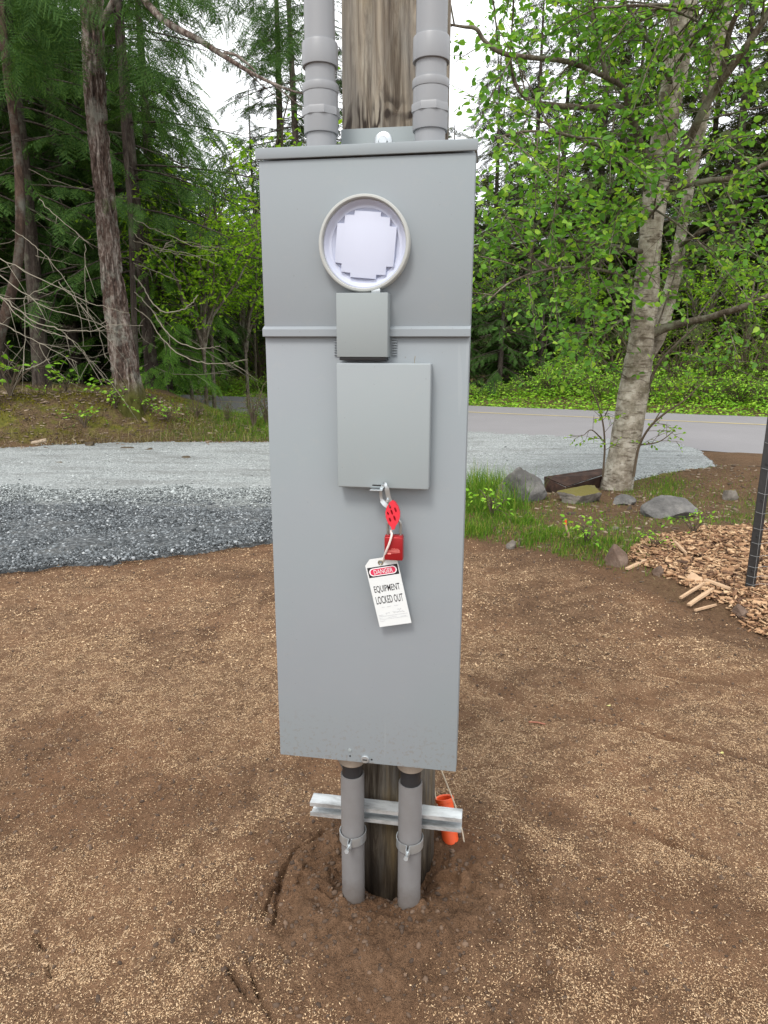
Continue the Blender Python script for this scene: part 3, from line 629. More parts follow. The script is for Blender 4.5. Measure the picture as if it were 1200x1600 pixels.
# ledge between the covers: sloped top, flat face
m = MB(); t = bmesh.new(); prof = [(-.006, 1.5515), (-.0205, 1.5445), (-.0225, 1.5425), (-.0225, 1.5285), (-.0215, 1.5275), (.006, 1.5275), (.006, 1.5515)]
L_ = [t.verts.new((-hw - .0008, a, b)) for a, b in prof]; R_ = [t.verts.new((hw + .0008, a, b)) for a, b in prof]; n = len(prof)
for i in range(n): t.faces.new((L_[i], L_[(i + 1) % n], R_[(i + 1) % n], R_[i]))
t.faces.new(L_); t.faces.new(R_[::-1]); bmesh.ops.recalc_face_normals(t, faces=list(t.faces)); m.add(t); m.build('ledge', M['grey'], P0, ang=25)
m = MB(); m.box((-.2225, -.018, 1.8735), (.2225, -.0125, 1.8945), .002); m.box((-.2190, -.0150, 1.8868), (.2190, .132, 1.8944), .002); m.build('top_lid', M['grey'], P0)
# mounting tab with its bolt
m = MB(); m.box((-.078, .1285, 1.80), (.085, .1325, 1.964), .001); tb = m.build('mounting_tab', M['grey2'], P0)
m = MB(); m.lathe([(.0205, 0), (.0205, -.002), (.018, -.0035), (.008, -.0035)], (.015, .1285, 1.935), 'Y', 32); m.lathe([(.0105, -.003), (.0105, -.009), (.009, -.0105)], (.015, .1285, 1.935), 'Y', 6); m.build('bolt', M['zinc'], tb)
# meter ring, socket cover
RC = (.0025, -.0125, 1.7075)
m = MB(); m.lathe([(.084, .002), (.0905, .0), (.0925, -.004), (.0925, -.0075), (.0905, -.009), (.0905, -.017), (.0922, -.0195), (.0922, -.0225), (.0905, -.0245), (.087, -.0250), (.0862, -.0245), (.0850, -.022), (.0848, -.004), (.083, .001)], RC, 'Y', 96, cap=False)
ring_o = m.build('meter_ring', M['ring'], P0)
m = MB(); m.box((.018, -.036, 1.6135), (.036, -.014, 1.6215), .001); m.build('clasp', M['zinc'], ring_o)
m = MB(); m.lathe([(.0846, -.014), (.0822, -.0145), (.0785, -.0095), (.0760, -.0055), (.0735, -.0040), (.0700, -.0050), (.0680, -.0020), (.0, -.0018)], RC, 'Y', 96, cap=False); soc = m.build('socket_cover', M['white_pl'], P0, ang=60)
q = [(.027, .0635), (.027, .0555), (.0465, .0545), (.0465, .0385), (.0610, .0375)]
po = [(a, b) for a, b in q] + [(a, -b) for a, b in q[::-1]] + [(-a, -b) for a, b in q] + [(-a, b) for a, b in q[::-1]]
m = MB(); m.prism(po, .0085, M=Matrix.Translation((RC[0] + .001, RC[1] - .0015, RC[2] - .001)) @ Matrix.Rotation(R(5), 4, 'Y'), bev=.0012); m.build('stepped_plate', M['white_pl'], soc)
# latch cover
m = MB(); m.box((-.0515, -.052, 1.4865), (.0545, -.0135, 1.6125), .0016); lc = m.build('latch_cover', M['grey3'], P0)
m = MB(); m.box((-.047, -.0475, 1.4800), (.050, -.0135, 1.4863), .001); m.build('latch_underside', M['black'], lc)  # underside of the latch cover, its shade given as black colour
for s_ in (-1, 1):
    m = MB(); c_ = .0015 + s_ * .0615
    for i in range(8): m.box((c_ - .0055, -.0165, 1.490 + i * .0052), (c_ + .0055, -.0125, 1.4922 + i * .0052), .0006)
    m.build('louvre', M['grey'], P0)
# hinged breaker cover
m = MB(); m.box((-.0540, -.0475, 1.2125), (.1430, -.0135, 1.4745), .0032, 3); dr = m.build('breaker_door', M['grey2'], P0)
m = MB(); m.box((.022, -.0482, 1.2178), (.056, -.0470, 1.2205)); m.build('lock_slot', M['dark'], dr)
m = MB(); m.box((.019, -.062, 1.2095), (.046, -.040, 1.2118), .0005); m.build('lock_tab', M['zinc'], dr)
m = MB(); m.tube([(.107, -.030, 1.473), (.1075, -.0305, 1.480), (.1085, -.030, 1.489)], .0008, 6); m.build('hinge_pin', M['brass'], P0)
# screw and rivet at the bottom edge
m = MB(); m.lathe([(.0105, 0), (.0105, -.002), (.009, -.0042), (.0, -.0045)], (-.0025, -.0122, .5335), 'Y', 28); sc_o = m.build('sealing_screw', M['zinc'], P0)
m = MB(); m.box((-.008, -.0173, .5322), (.003, -.0166, .5348)); m.build('screw_slot', M['dark'], sc_o)
m = MB(); m.lathe([(.0045, 0), (.004, -.0018), (.0, -.0022)], (-.0405, -.0121, .5535), 'Y', 20); m.build('rivet', M['grey3'], P0)
m = MB(); m.lathe([(.0022, 0), (.0022, -.0006)], (-.0400, -.0121, .5375), 'Y', 14); m.build('pin_hole', M['dark'], P0)
m = MB(); m.lathe([(.0028, 0), (.0028, -.0006)], (.0135, -.0121, .5335), 'Y', 4); m.build('pin_hole', M['dark'], P0)
# hubs under the box
HU = [(-.048, .05), (.102, .05)]
for u, d in HU:
    m = MB(); m.lathe([(.036, .523), (.036, .508), (.034, .506), (.034, .486), (.0315, .483)], (u, d, 0), 'Z', 36); m.build('conduit_hub', M['hub'], P0)

# upper conduits
for (u, d), side, lab in (((-.1045, .06), 0, 'grey plastic conduit with stacked couplings rising left of the weathered pole'), ((.122, .06), 1, 'grey plastic conduit with stacked couplings rising right of the weathered pole')):
    dz = -.003 if side else 0
    rt = localroot('upper_conduit', u, d, 1.8945); rt.location.z = 0; tag(rt, lab, 'conduit', 'grey plastic conduits on the panel')
    m = MB(); m.lathe([(.0310, 1.8948), (.0310, 5.2)], n=48); m.build('pipe', M['pvc'], rt)
    m = MB(); m.lathe([(.0318, 2.0585 + dz), (.0362, 2.0585 + dz), (.0367, 2.0610 + dz), (.0367, 2.0990 + dz), (.0358, 2.1015 + dz), (.0315, 2.102 + dz)], n=48, cap=False); m.build('bell_end', M['pvc'], rt)
    m = MB(); m.lathe([(.0322, 2.0110 + dz), (.0365, 2.0110 + dz), (.0374, 2.0150 + dz), (.0374, 2.0230 + dz), (.0365, 2.0265 + dz), (.0322, 2.0275 + dz)], n=48, cap=False); m.build('collar', M['pvc'], rt)
    m = MB(); m.lathe([(.0312, 1.9345 + dz), (.0350, 1.9345 + dz), (.0356, 1.937 + dz), (.0356, 2.0105 + dz)], n=48, cap=False); cp = m.build('coupling', M['pvc'], rt)
    m = MB(); m.lathe([(.0350, 1.9665 + dz), (.0392, 1.9670 + dz), (.0395, 1.9780 + dz), (.0385, 1.9815 + dz), (.0350, 1.9825 + dz)], n=8, M=Matrix.Rotation(R(22.5), 4, 'Z'), cap=False); m.build('lock_nut', M['pvc'], cp, ang=20)
# lower conduits
for q_, ((u, d), tz, lab) in enumerate(zip(HU, (.448, .440), ('grey plastic conduit going into the loose soil, left one under the panel', 'grey plastic conduit going into the loose soil, right one under the panel'))):
    rt = localroot('lower_conduit', u, d, 0); tag(rt, lab, 'conduit', 'grey plastic conduits on the panel')
    m = MB(); m.lathe([(.0262, tz), (.0298, tz), (.0302, tz - .003), (.0302, -.25)], n=48, cap=False); m.lathe([(.0262, tz), (.0258, tz - .1)], n=48, cap=False); m.build('pipe', M['pvc_mud_shade'], rt)
    m = MB(); m.lathe([(.0252, .4855), (.0252, tz - .12)], n=36); m.build('inner_sleeve', M['black'], rt)
# strut channel
t_ = empty('strut_channel', (PO[0], PO[1], 0), PYAW); tag(t_, 'horizontal galvanised steel strut channel across the foot of the pole', 'strut')
def channel(x0, x1, d0, d1, z0, z1, th=.0028, lip=.009):
    m = MB(); m.box((x0, d1 - th, z0), (x1, d1, z1)); m.box((x0, d0, z1 - th), (x1, d1 - th, z1)); m.box((x0, d0, z0), (x1, d1 - th, z0 + th))
    m.box((x0, d0, z1 - lip - .002), (x1, d0 + th, z1 - th)); m.box((x0, d0, z0 + th), (x1, d0 + th, z0 + lip + .002))
    m.box((x0, d0 + th, z1 - lip), (x1, d0 + .007, z1 - lip + .002)); m.box((x0, d0 + th, z0 + lip - .002), (x1, d0 + .007, z0 + lip)); return m
channel(-.172, .2325, .0820, .1230, .2820, .3230).build('channel', M['strut'], t_)
for u in (.035, .185, -.14):
    m = MB(); m.lathe([(.0085, 0), (.0085, -.006), (.007, -.0075)], (u, .1195, .3025), 'Y', 6); m.build('lag_bolt', M['zinc'], t_)
for u, d in HU:
    rt = localroot('pipe_clamp', u, d, .268); tag(rt, 'galvanised strap clamp holding the %s lower conduit to the strut' % ('left' if u < 0 else 'right'), 'pipe clamp', 'pipe clamps on the strut')
    m = MB()
    for s_ in (-1, 1):
        a = np.linspace(R(-90 + 6), R(62), 22); pts = [(s_ * .0350 * math.cos(x_), .0370 * math.sin(x_)) for x_ in a] + [(s_ * .019, .046), (s_ * .019, .052)]
        t = bmesh.new()
        inn = [(p[0] * .0332 / .0350 if i < 22 else p[0] - s_ * .002, p[1] * .0352 / .0370 if i < 22 else p[1]) for i, p in enumerate(pts)]
        rows = []
        for (ax, ay), (bx, by) in zip(pts, inn): rows.append([t.verts.new((ax, ay, -.0125)), t.verts.new((ax, ay, .0125)), t.verts.new((bx, by, .0125)), t.verts.new((bx, by, -.0125))])
        for r0, r1 in zip(rows[:-1], rows[1:]):
            for i in range(4): t.faces.new((r0[i], r0[(i + 1) % 4], r1[(i + 1) % 4], r1[i]))
        t.faces.new(rows[0]); t.faces.new(rows[-1]); bmesh.ops.recalc_face_normals(t, faces=list(t.faces)); m.add(t)
        m.box((s_ * .0035 - .0011, -.052, -.0115), (s_ * .0035 + .0011, -.0360, .0115), .0005)
    m.build('strap', M['zinc'], rt, ang=30)
    m = MB(); Rm = Matrix.Rotation(R(-14), 4, 'X'); c_ = (0, -.043, 0)
    m.lathe([(.0028, -.030), (.0028, .008)], c_, 'Y', 12, Rm); m.lathe([(.0055, -.036), (.0055, -.030)], c_, 'Y', 12, Rm); m.lathe([(.0062, -.009), (.0062, -.004)], c_, 'Y', 6, Rm); m.build('bolt', M['zinc'], rt)
# grey ground cable behind the left conduit
o = MB().tube(smooth_path([(-.105, .07, .53), (-.098, .075, .49), (-.082, .085, .455), (-.07, .095, .40), (-.068, .10, .30), (-.07, .10, .05)]), .0085, 12).build('ground_cable', M['cable']); o.location = tuple(PO); o.rotation_euler.z = PYAW
tag(o, 'thin dark cable sleeve curving down behind the left lower conduit', 'cable')

# lockout hasp, padlock, tag ------------------------------------------------
def inloc(name, p): q = PO + PT * p[0] - PN * p[1] + np.array([0, 0, p[2]]); return empty(name, tuple(q), PYAW)
h = inloc('lockout_hasp', (.0560, -.055, 1.186)); tag(h, 'red and steel lockout hasp hooked through the grey breaker door', 'lockout hasp')
tilt = Matrix.Rotation(R(18), 4, 'Y')
for s_ in (-1, 1):
    if s_ < 0: pa = [(-.004, .0, .038), (-.0135, .004, .028), (-.0150, .006, .012), (-.0120, .006, .000), (-.004, .003, -.008), (.006, .001, -.012)]
    else: pa = [(-.0135, .010, .024), (-.0100, .002, .036), (-.0040, -.006, .040), (.0000, -.008, .030), (.0030, -.006, .014), (.008, -.003, -.004)]
    p3 = smooth_path(pa, 6); t = bmesh.new(); rows = []
    for q in range(len(p3)):
        d_ = p3[min(q + 1, len(p3) - 1)] - p3[max(q - 1, 0)]; s2 = np.array([d_[2], 0, -d_[0]]); s2 = s2 / (np.linalg.norm(s2) + 1e-9) * (.0030 if q < len(p3) * .55 else .0048)
        rows.append([t.verts.new(p3[q] + s2 + np.array([0, -.0012, 0])), t.verts.new(p3[q] - s2 + np.array([0, -.0012, 0])), t.verts.new(p3[q] - s2 + np.array([0, .0012, 0])), t.verts.new(p3[q] + s2 + np.array([0, .0012, 0]))])
    for r0, r1 in zip(rows[:-1], rows[1:]):
        for i in range(4): t.faces.new((r0[i], r0[(i + 1) % 4], r1[(i + 1) % 4], r1[i]))
    t.faces.new(rows[0]); t.faces.new(rows[-1]); bmesh.ops.recalc_face_normals(t, faces=list(t.faces)); m = MB(); m.add(t)
    if s_ > 0: m.lathe([(.0032, -.012), (.0032, .006)], (.001, 0, .004), 'Y', 12)
    m.build('jaw', M['zinc'], h)
lens = [(.0035, .018)]
lens = [(.000, .024), (.006, .020), (.0120, .010), (.0160, -.003), (.0150, -.014), (.0105, -.025), (.0050, -.032), (.0030, -.039), (-.0035, -.040), (-.0045, -.034), (-.0105, -.026), (-.0150, -.013), (-.0155, -.001), (-.0120, .010), (-.006, .020)]
def slit(cx, cz, a, b, n=8): return [(cx + a * math.cos(t) * 1.15 + b * math.sin(t) * -.22, cz + b * math.sin(t)) for t in np.linspace(0, 2 * np.pi, n, endpoint=False)]
hl = [slit(-.0050, .0105, .0022, .0048), slit(-.0098, -.004, .0018, .0040), slit(-.0015, -.0015, .0021, .0062), slit(.0068, .0035, .0021, .0060), slit(-.0060, -.0180, .0022, .0048), slit(.0040, -.0145, .0022, .0062)]
hb = MB().prism(lens, .0055, hl, Matrix.Translation((.012, -.001, -.020)) @ Matrix.Rotation(R(-3), 4, 'Y')).build('handle', M['red_pl'], h)
hb2 = MB().prism([(a * .93, b * .96) for a, b in lens], .004, (), Matrix.Translation((.0125, .006, -.020)) @ Matrix.Rotation(R(-3), 4, 'Y')).build('rear_handle', M['red_pl'], h)
k_ = inloc('padlock', (.0705, -.050, 1.083)); tag(k_, 'red padlock with worn pale marking hanging from the lockout hasp', 'padlock')
m = MB(); m.box((-.0200, -.010, -.0262), (.0200, .010, .0262), .0022, 3); m.box((-.0195, -.0085, .0260), (.0195, .0085, .0290), .0015); pb = m.build('lock_body', M['red_lock'], k_)
m = MB(); pa = [(-.0138, 0, .026), (-.0138, 0, .052)] + [(.0138 * math.cos(t), 0, .052 + .0138 * math.sin(t)) for t in np.linspace(np.pi, 0, 11)[1:-1]] + [(.0138, 0, .052), (.0138, 0, .026)]; m.tube(pa, .0030, 10); m.build('shackle', M['shackle'], k_)
m = MB(); zq = -.0045
m.tube([(-.0135, -.0103, -.004), (-.003, -.0103, -.003), (.0135, -.0103, -.0025), (.0140, -.0103, -.0075), (.0045, -.0103, -.0085), (-.0135, -.0103, -.0105), (-.0135, -.0103, -.006), (.013, -.0103, -.0055)], .00042, 5)
for i in range(6): m.tube([(-.004 + i * .0027, -.0103, -.0015), (-.003 + i * .0027, -.0103, .0018 - (i % 2) * .0012), (-.0022 + i * .0027, -.0103, -.001)], .00038, 5)
m.box((-.0130, -.0106, -.0125), (-.0055, -.0100, -.0090)); m.build('engraved_mark', M['redline'], pb)
# tag: local frame rotated in the panel plane
tg = inloc('lockout_tag', (.0555, -.0385, .9765)); tag(tg, 'white DANGER EQUIPMENT LOCKED OUT tag hanging below the red padlock', 'safety tag')
TA = Matrix.Rotation(R(-12.2), 4, 'Y') @ Matrix.Rotation(R(3), 4, 'X')
wd, ht = .0370, .0815
po = [(-wd, -ht), (wd, -ht), (wd, ht - .013), (wd - .013, ht), (-wd + .013, ht), (-wd, ht - .013)]
eye = [(.004 * math.cos(t) - .001, ht - .0105 + .004 * math.sin(t)) for t in np.linspace(0, 2 * np.pi, 14, endpoint=False)]
m = MB(); m.prism(po, .0006, [eye]); card = m.build('card', M['tagw'], tg, smooth=False); card.matrix_local = TA
def flat(name, poly, mat, lvl, holes=()): o_ = MB().prism(poly, .00012, holes, Matrix.Translation((0, -.0006 - .00014 * lvl, 0))).build(name, mat, card, smooth=False); return o_
flat('header', [(-wd + .003, .0385), (wd - .0022, .0385), (wd - .0022, .0625), (-wd + .003, .0625)], M['ink'], 1)
def pill(a, b, cz): return [(a * 1.0 + b * math.cos(t), cz + b * math.sin(t)) for t in np.linspace(-np.pi / 2, np.pi / 2, 12)] + [(-a - b * math.cos(t) , cz - b * math.sin(t) * -1) for t in np.linspace(np.pi / 2, -np.pi / 2, 12)]
flat('oval_edge', pill(.0222, .0092, .0505), M['tagpink'], 2); flat('oval', pill(.0216, .0072, .0505), M['tagred'], 3)
def text(name, s_, cx, cz, w_, h_, mat, lvl, bold=0.0):
    cu = bpy.data.curves.new(name, 'FONT'); cu.body = s_; cu.size = 1; cu.extrude = .0; cu.offset = bold; cu.resolution_u = 3
    o_ = bpy.data.objects.new(name, cu); col.objects.link(o_); bpy.context.view_layer.update()
    me = bpy.data.meshes.new_from_object(o_.evaluated_get(bpy.context.evaluated_depsgraph_get())); bpy.data.objects.remove(o_); bpy.data.curves.remove(cu)
    n_ = len(me.vertices); c_ = np.zeros(n_ * 3, np.float32); me.vertices.foreach_get('co', c_); c_ = c_.reshape(-1, 3); mn, mx_ = c_.min(0), c_.max(0)
    out = np.zeros_like(c_); out[:, 0] = ((c_[:, 0] - mn[0]) / (mx_[0] - mn[0]) - .5) * w_ + cx; out[:, 2] = ((c_[:, 1] - mn[1]) / (mx_[1] - mn[1]) - .5) * h_ + cz; out[:, 1] = -.0006 - .00014 * lvl - .0001
    me.vertices.foreach_set('co', out.ravel()); me.name = name; me.update(); return link(name, me, mat, card)
text('danger_lettering', 'DANGER', .0005, .0505, .043, .0105, M['tagw'], 4, .006)
text('equipment_lettering', 'EQUIPMENT', .0, .0085, .0590, .0185, M['ink'], 1, .008)
text('locked_out_lettering', 'LOCKED OUT', .0, -.0170, .0620, .0185, M['ink'], 1, .008)
m = MB(); r2 = np.random.default_rng(3)
def scrib(x0, x1, z, amp, st, th):
    xs = np.arange(x0, x1, st); m.tube([(a, -.00085, z + r2.uniform(-amp, amp)) for a in xs], th, 4)
for x0, x1 in ((-.022, -.014), (-.009, .001), (.006, .018)): scrib(x0, x1, -.0345, .0012, .0012, .00022)
scrib(-.033, -.022, -.0530, .0008, .001, .00025); scrib(-.016, -.005, -.0510, .0035, .0016, .0003); scrib(0.0, .028, -.0500, .0030, .0018, .0003); scrib(.012, .022, -.0460, .0045, .003, .0003)
m.box((-.033, -.0009, -.0566), (.033, -.0007, -.0562)); m.box((-.033, -.0009, -.0640), (.033, -.0007, -.0637))
scrib(-.033, -.024, -.0605, .0006, .001, .0002); scrib(-.012, .008, -.0605, .0006, .001, .0002); scrib(.016, .030, -.0615, .0007, .001, .0002); scrib(-.033, -.020, -.0680, .0006, .001, .0002)
m.build('handwriting', M['ink2'], card)
m = MB(); m.lathe([(.0058, -.0007), (.0062, -.0014), (.0045, -.0022), (.0032, -.0012), (.0032, .0008), (.0058, .0008)], (-.001, 0, ht - .0105), 'Y', 24, cap=False); m.build('eyelet', M['brass'], card)
tie_p = [onp(611, 831, -.056), onp(612, 836, -.066), onp(608, 850, -.067), onp(603, 862, -.062), onp(600, 873, -.048), onp(599, 877, -.040), onp(600, 872, -.032), onp(607, 845, -.033), onp(610, 832, -.042), onp(611, 829, -.050)]
o = MB().tube(smooth_path(tie_p, 5), .0024, 8).build('cable_tie', M['tie']); o.location = tuple(PO); o.rotation_euler.z = PYAW
tag(o, 'white nylon tie looping the tag to the padlock shackle', 'cable tie')

# orange tube with cords beside the pole -------------------------------------
b_ = gr(705, 1320, .045); tpt = at(694, 1246, b_[1] + .045); ax = Vector(tpt - b_); Lo = ax.length
ot = empty('orange_tube', tuple(b_)); tag(ot, 'short bright orange plastic tube standing open beside the pole foot', 'tube')
ot.rotation_euler = ax.to_track_quat('Z', 'Y').to_euler()
m = MB(); m.lathe([(.024, -.04), (.0255, Lo - .012), (.0285, Lo - .010), (.0285, Lo), (.0265, Lo + .001), (.0225, Lo - .002), (.0215, .0)], n=36, cap=False); m.build('tube_body', M['orange'], ot)
m = MB(); t = bmesh.new(); rws = []
for a in np.linspace(R(-75), R(-25), 8): rws.append((t.verts.new((.0264 * math.cos(a), .0264 * math.sin(a), Lo * .52)), t.verts.new((.0268 * math.cos(a), .0268 * math.sin(a), Lo * .86))))
for a, b in zip(rws[:-1], rws[1:]): t.faces.new((a[0], b[0], b[1], a[1]))
m.add(t); m.build('sticker', M['tagpink'], ot)
pts = smooth_path([at(684, 1190, 1.70), at(700, 1230, 1.745), at(713, 1264, 1.755), at(722, 1298, 1.76), at(726, 1320, 1.755), gr(734, 1347, .012)], 6)
tag(MB().tube(pts, .0022, 7).build('pull_cord', M['rope']), 'pale cord running down from the panel past the orange tube to the soil', 'cord', 'pale cords by the orange tube')
pts = smooth_path([at(677, 1205, 1.76), at(679, 1232, 1.81), at(683, 1256, b_[1] + .03), at(690, 1275, b_[1] + .02)], 6)
tag(MB().tube(pts, .0014, 7).build('pull_cord', M['rope']), 'thin pale cord dropping into the open orange tube', 'cord', 'pale cords by the orange tube')

# ================================================================== VEGETATION
LV = np.array([[0, 0, 0], [.45, 0, -.05], [1, 0, -.12], [.2, .27, .05], [.6, .25, .03], [.2, -.27, .05], [.6, -.25, .03]])
LF = np.array([[0, 1, 3], [3, 1, 4], [4, 1, 2], [0, 5, 1], [5, 6, 1], [6, 2, 1]])
def simple_leaf(): return np.array([[0, 0, 0], [.5, .27, .05], [1, 0, -.08], [.5, -.27, .05]]), np.array([[0, 2, 1], [0, 3, 2]])
SLV, SLF = simple_leaf()
def leaves_mesh(name, pos, f, size, rnd, tpl='full', flat=.6, wid=1.0):
    n_ = len(pos); nr = rdir(n_, rnd, flat * .2, 1); V_, F_ = (LV, LF) if tpl == 'full' else (SLV, SLF)
    v, q = instance(V_, F_, pos, f, nr, np.stack([size, size * wid, size], 1)); return np_mesh(name, v, q)
def spray_template(nsec=15, seclen=.36, ang=52, bl=.085, bw=.020, droop=.22, nb=5, rnd=None):
    """flat frond of a conifer bough, unit length along x, built of narrow blades"""
    T, F = [], []
    def blade(p, d, l, w_):
        d = np.array(d) / np.linalg.norm(d); s = np.cross([0, 0, 1], d); s /= np.linalg.norm(s) + 1e-9; b = len(T)
        T.extend([p - s * w_ * .5, p + s * w_ * .5, p + d * l]); F.append((b, b + 1, b + 2))
    z = lambda x: -droop * x * x
    for i in range(nsec):
        t = .06 + .9 * i / nsec + rnd.uniform(-.02, .02); s = 1 if i % 2 else -1; L = seclen * (1 - t) ** .7 * rnd.uniform(.75, 1.1) + .07; a = math.radians(ang * rnd.uniform(.8, 1.15))
        d = np.array([math.cos(a), s * math.sin(a), -.25 - .5 * t * droop]); d /= np.linalg.norm(d); p0 = np.array([t, 0, z(t)])
        blade(p0, d, L, bw * .6)
        for j in range(nb):
            q = (j + .4) / nb
            for s2 in (-1, 1):
                a2 = math.radians(48) * s2; dd = np.array([d[0] * math.cos(a2) - d[1] * math.sin(a2), d[0] * math.sin(a2) + d[1] * math.cos(a2), d[2] - .15 - rnd.uniform(0, .35)])
                blade(p0 + d * L * q, dd, bl * rnd.uniform(.7, 1.25) * (1.15 - .5 * q), bw)
    for i in range(3): blade(np.array([i * .32, 0, z(i * .32)]), (1, 0, -droop * (i * .64 + .3)), .4, bw * .7)
    return np.array(T), np.array(F)
_r = np.random.default_rng(42)
SP_CEDAR = spray_template(17, .36, 48, .085, .026, .35, 6, _r)
SP_HEM = spray_template(17, .40, 58, .062, .021, .28, 8, _r)
SP_FIR = spray_template(11, .40, 50, .13, .040, .18, 4, _r)
SP_FINE = spray_template(21, .42, 56, .042, .011, .35, 11, _r)
def conifer(seed, H, r0, zb, L0, kind, nb, bare_low=0, rise=-.15, mat_b=None, top_pow=.8, bpl=1.0, lod=1.0):
    """returns (trunk mesh, crown mesh, dead-branch mesh or None)"""
    rd = np.random.default_rng(seed); sp = {'cedar': SP_CEDAR, 'hem': SP_HEM, 'fir': SP_FIR}[kind]
    zz_ = np.linspace(-.5, H, 26); lean = rd.uniform(-.012, .012, 2); bend = rd.uniform(-.1, .1, 2)
    cx = lambda z: np.stack([lean[0] * z + bend[0] * np.sin(z * .35), lean[1] * z + bend[1] * np.sin(z * .3), z], -1)
    rad = r0 * (1 - np.clip(zz_, 0, H) / H) ** .75 + .012 + r0 * .35 * np.exp(-np.clip(zz_, 0, 9) * 2.2)
    tubes = [(cx(zz_), rad)]; pos, fw, nr, sc = [], [], [], []
    for i in range(nb):
        z = zb + (H - zb - .3) * ((i + rd.uniform(0, .9)) / nb); fr = (z - zb) / (H - zb); L = L0 * (1 - fr) ** top_pow * rd.uniform(.65, 1.15) + .25
        a = rd.uniform(0, 2 * np.pi); t = np.linspace(0, 1, 7); el = rise + .25 * fr + rd.uniform(-.1, .1)
        hx = np.stack([np.cos(a + .25 * rd.uniform(-1, 1) * t) * t * L, np.sin(a + .25 * rd.uniform(-1, 1) * t) * t * L, el * L * t - .16 * L * t ** 2 * rd.uniform(.6, 1.6)], 1)
        P = cx(z) + hx; tubes.append((P, .006 + .016 * L / 3 * (1 - t * .85)))
        ns = max(3, int(L * 4.6 * bpl)); tt = rd.uniform(.12, 1, ns)
        for u in tt:
            k_ = u * 6; i0 = min(int(k_), 5); p = P[i0] + (P[i0 + 1] - P[i0]) * (k_ - i0); d = P[i0 + 1] - P[i0]; d = d / np.linalg.norm(d); sd = 1 if rd.random() < .5 else -1
            ya = rd.uniform(.35, 1.15) * sd; f = np.array([d[0] * math.cos(ya) - d[1] * math.sin(ya), d[0] * math.sin(ya) + d[1] * math.cos(ya), d[2] - rd.uniform(.0, .4)])
            pos.append(p); fw.append(f); nr.append([rd.uniform(-.25, .25), rd.uniform(-.25, .25), 1]); sc.append((.42 + .38 * (1 - u)) * rd.uniform(.7, 1.2) * (.6 + .4 * min(1, L / 2.2)) * lod)
        pos.append(P[-2]); fw.append(P[-1] - P[-2]); nr.append([0, 0, 1]); sc.append(.55 * lod)
    v, f = tube_arrays(tubes[:1], 14); v2, f2 = tube_arrays(tubes[1:], 4)
    tm = np_mesh('trunk', np.vstack([v, v2]), np.vstack([f, f2 + len(v)]), True)
    v, f = instance(sp[0], sp[1], np.array(pos), np.array(fw), np.array(nr), np.array(sc)); cm = np_mesh('crown', v, f)
    dm = None
    if bare_low:
        tb = []
        for i in range(bare_low):
            z = rd.uniform(.6, zb + 1.5); a = rd.uniform(0, 2 * np.pi); L = rd.uniform(.8, 2.6); t = np.linspace(0, 1, 9); dr_ = rd.uniform(.2, .75); cu = rd.uniform(.0, .5)
            P = cx(z) + np.stack([np.cos(a + .4 * t) * t * L, np.sin(a + .4 * t) * t * L, -dr_ * t * L + cu * L * t ** 2], 1) + rd.normal(0, .012, (9, 3)); tb.append((P, .008 * (1 - t * .85) + .0012))
            for q in range(rd.integers(2, 6)):
                u = rd.integers(2, 8); d = P[u] - P[u - 1]; d = d / np.linalg.norm(d); dd = d + rd.normal(0, .55, 3); tb.append((np.array([P[u], P[u] + dd * .22, P[u] + dd * .4 + [0, 0, -.06]]) , np.array([.004, .003, .001])))
        v, f = tube_arrays(tb, 4); dm = np_mesh('bare_branches', v, f, True)
    return tm, cm, dm
class Kind:
    def __init__(s, arrs, bark_, leaf, dead=None):
        s.tm, s.cm, s.dm = arrs; s.tm.materials.append(bark_); s.cm.materials.append(leaf)
        if s.dm: s.dm.materials.append(dead or M['twig'])
def plant(kind, px, y, label, cat='tree', name='conifer_tree', group=None, sc=1.0, rot=None, dz=-.1, sz=1.0, x=None, dead=True):
    X = at(px, 547, y)[0] if x is None else x; z = float(terrain(np.array([X]), np.array([y]), False)[0])
    e = empty(name, (X, y, z + dz), rng.uniform(0, 6.28) if rot is None else rot); e.scale = (sc, sc, sc * sz); tag(e, label, cat, group)
    for nm, mm in (('trunk', kind.tm), ('crown', kind.cm), ('bare_branches', kind.dm if dead else None)):
        if mm:
            o = bpy.data.objects.new(nm, mm); col.objects.link(o); o.parent = e
    return e
# ---- conifer kinds
K_hemA = Kind(conifer(1, 15, .12, 2.2, 3.0, 'hem', 105, 12, -.12), M['dim_bark'], M['hemlock'])
K_hemB = Kind(conifer(2, 17, .14, 3.4, 3.1, 'hem', 105, 14, -.15), M['dim_bark'], M['hemlock'])
K_hemLow = Kind(conifer(3, 12, .14, .3, 3.0, 'fir', 125, 0, -.12, top_pow=.7, lod=1.15), M['dim_bark'], M['dfir'])
K_cedar = Kind(conifer(4, 13, .16, 1.3, 2.5, 'cedar', 105, 8, -.22), M['dim_bark'], M['cedar'])
K_cedarS = Kind(conifer(5, 5.2, .09, .25, 1.9, 'cedar', 70, 0, -.2), M['dim_bark'], M['cedar'])
K_dark = Kind(conifer(6, 18, .22, 5.0, 3.0, 'fir', 85, 20, -.08), M['dim_bark'], M['dfir'])
K_olive = Kind(conifer(7, 16, .17, 2.0, 3.2, 'fir', 115, 14, -.10, bpl=1.15, lod=1.15), M['dim_bark'], M['olive'])
K_olive2 = Kind(conifer(8, 14, .15, .6, 3.0, 'fir', 125, 0, -.10, bpl=1.1, lod=1.15), M['dim_bark'], M['olive'])
K_darkLow = Kind(conifer(9, 6.0, .12, .2, 2.3, 'cedar', 110, 0, -.2, bpl=1.9, lod=.62), M['dim_bark'], M['hemlock'])
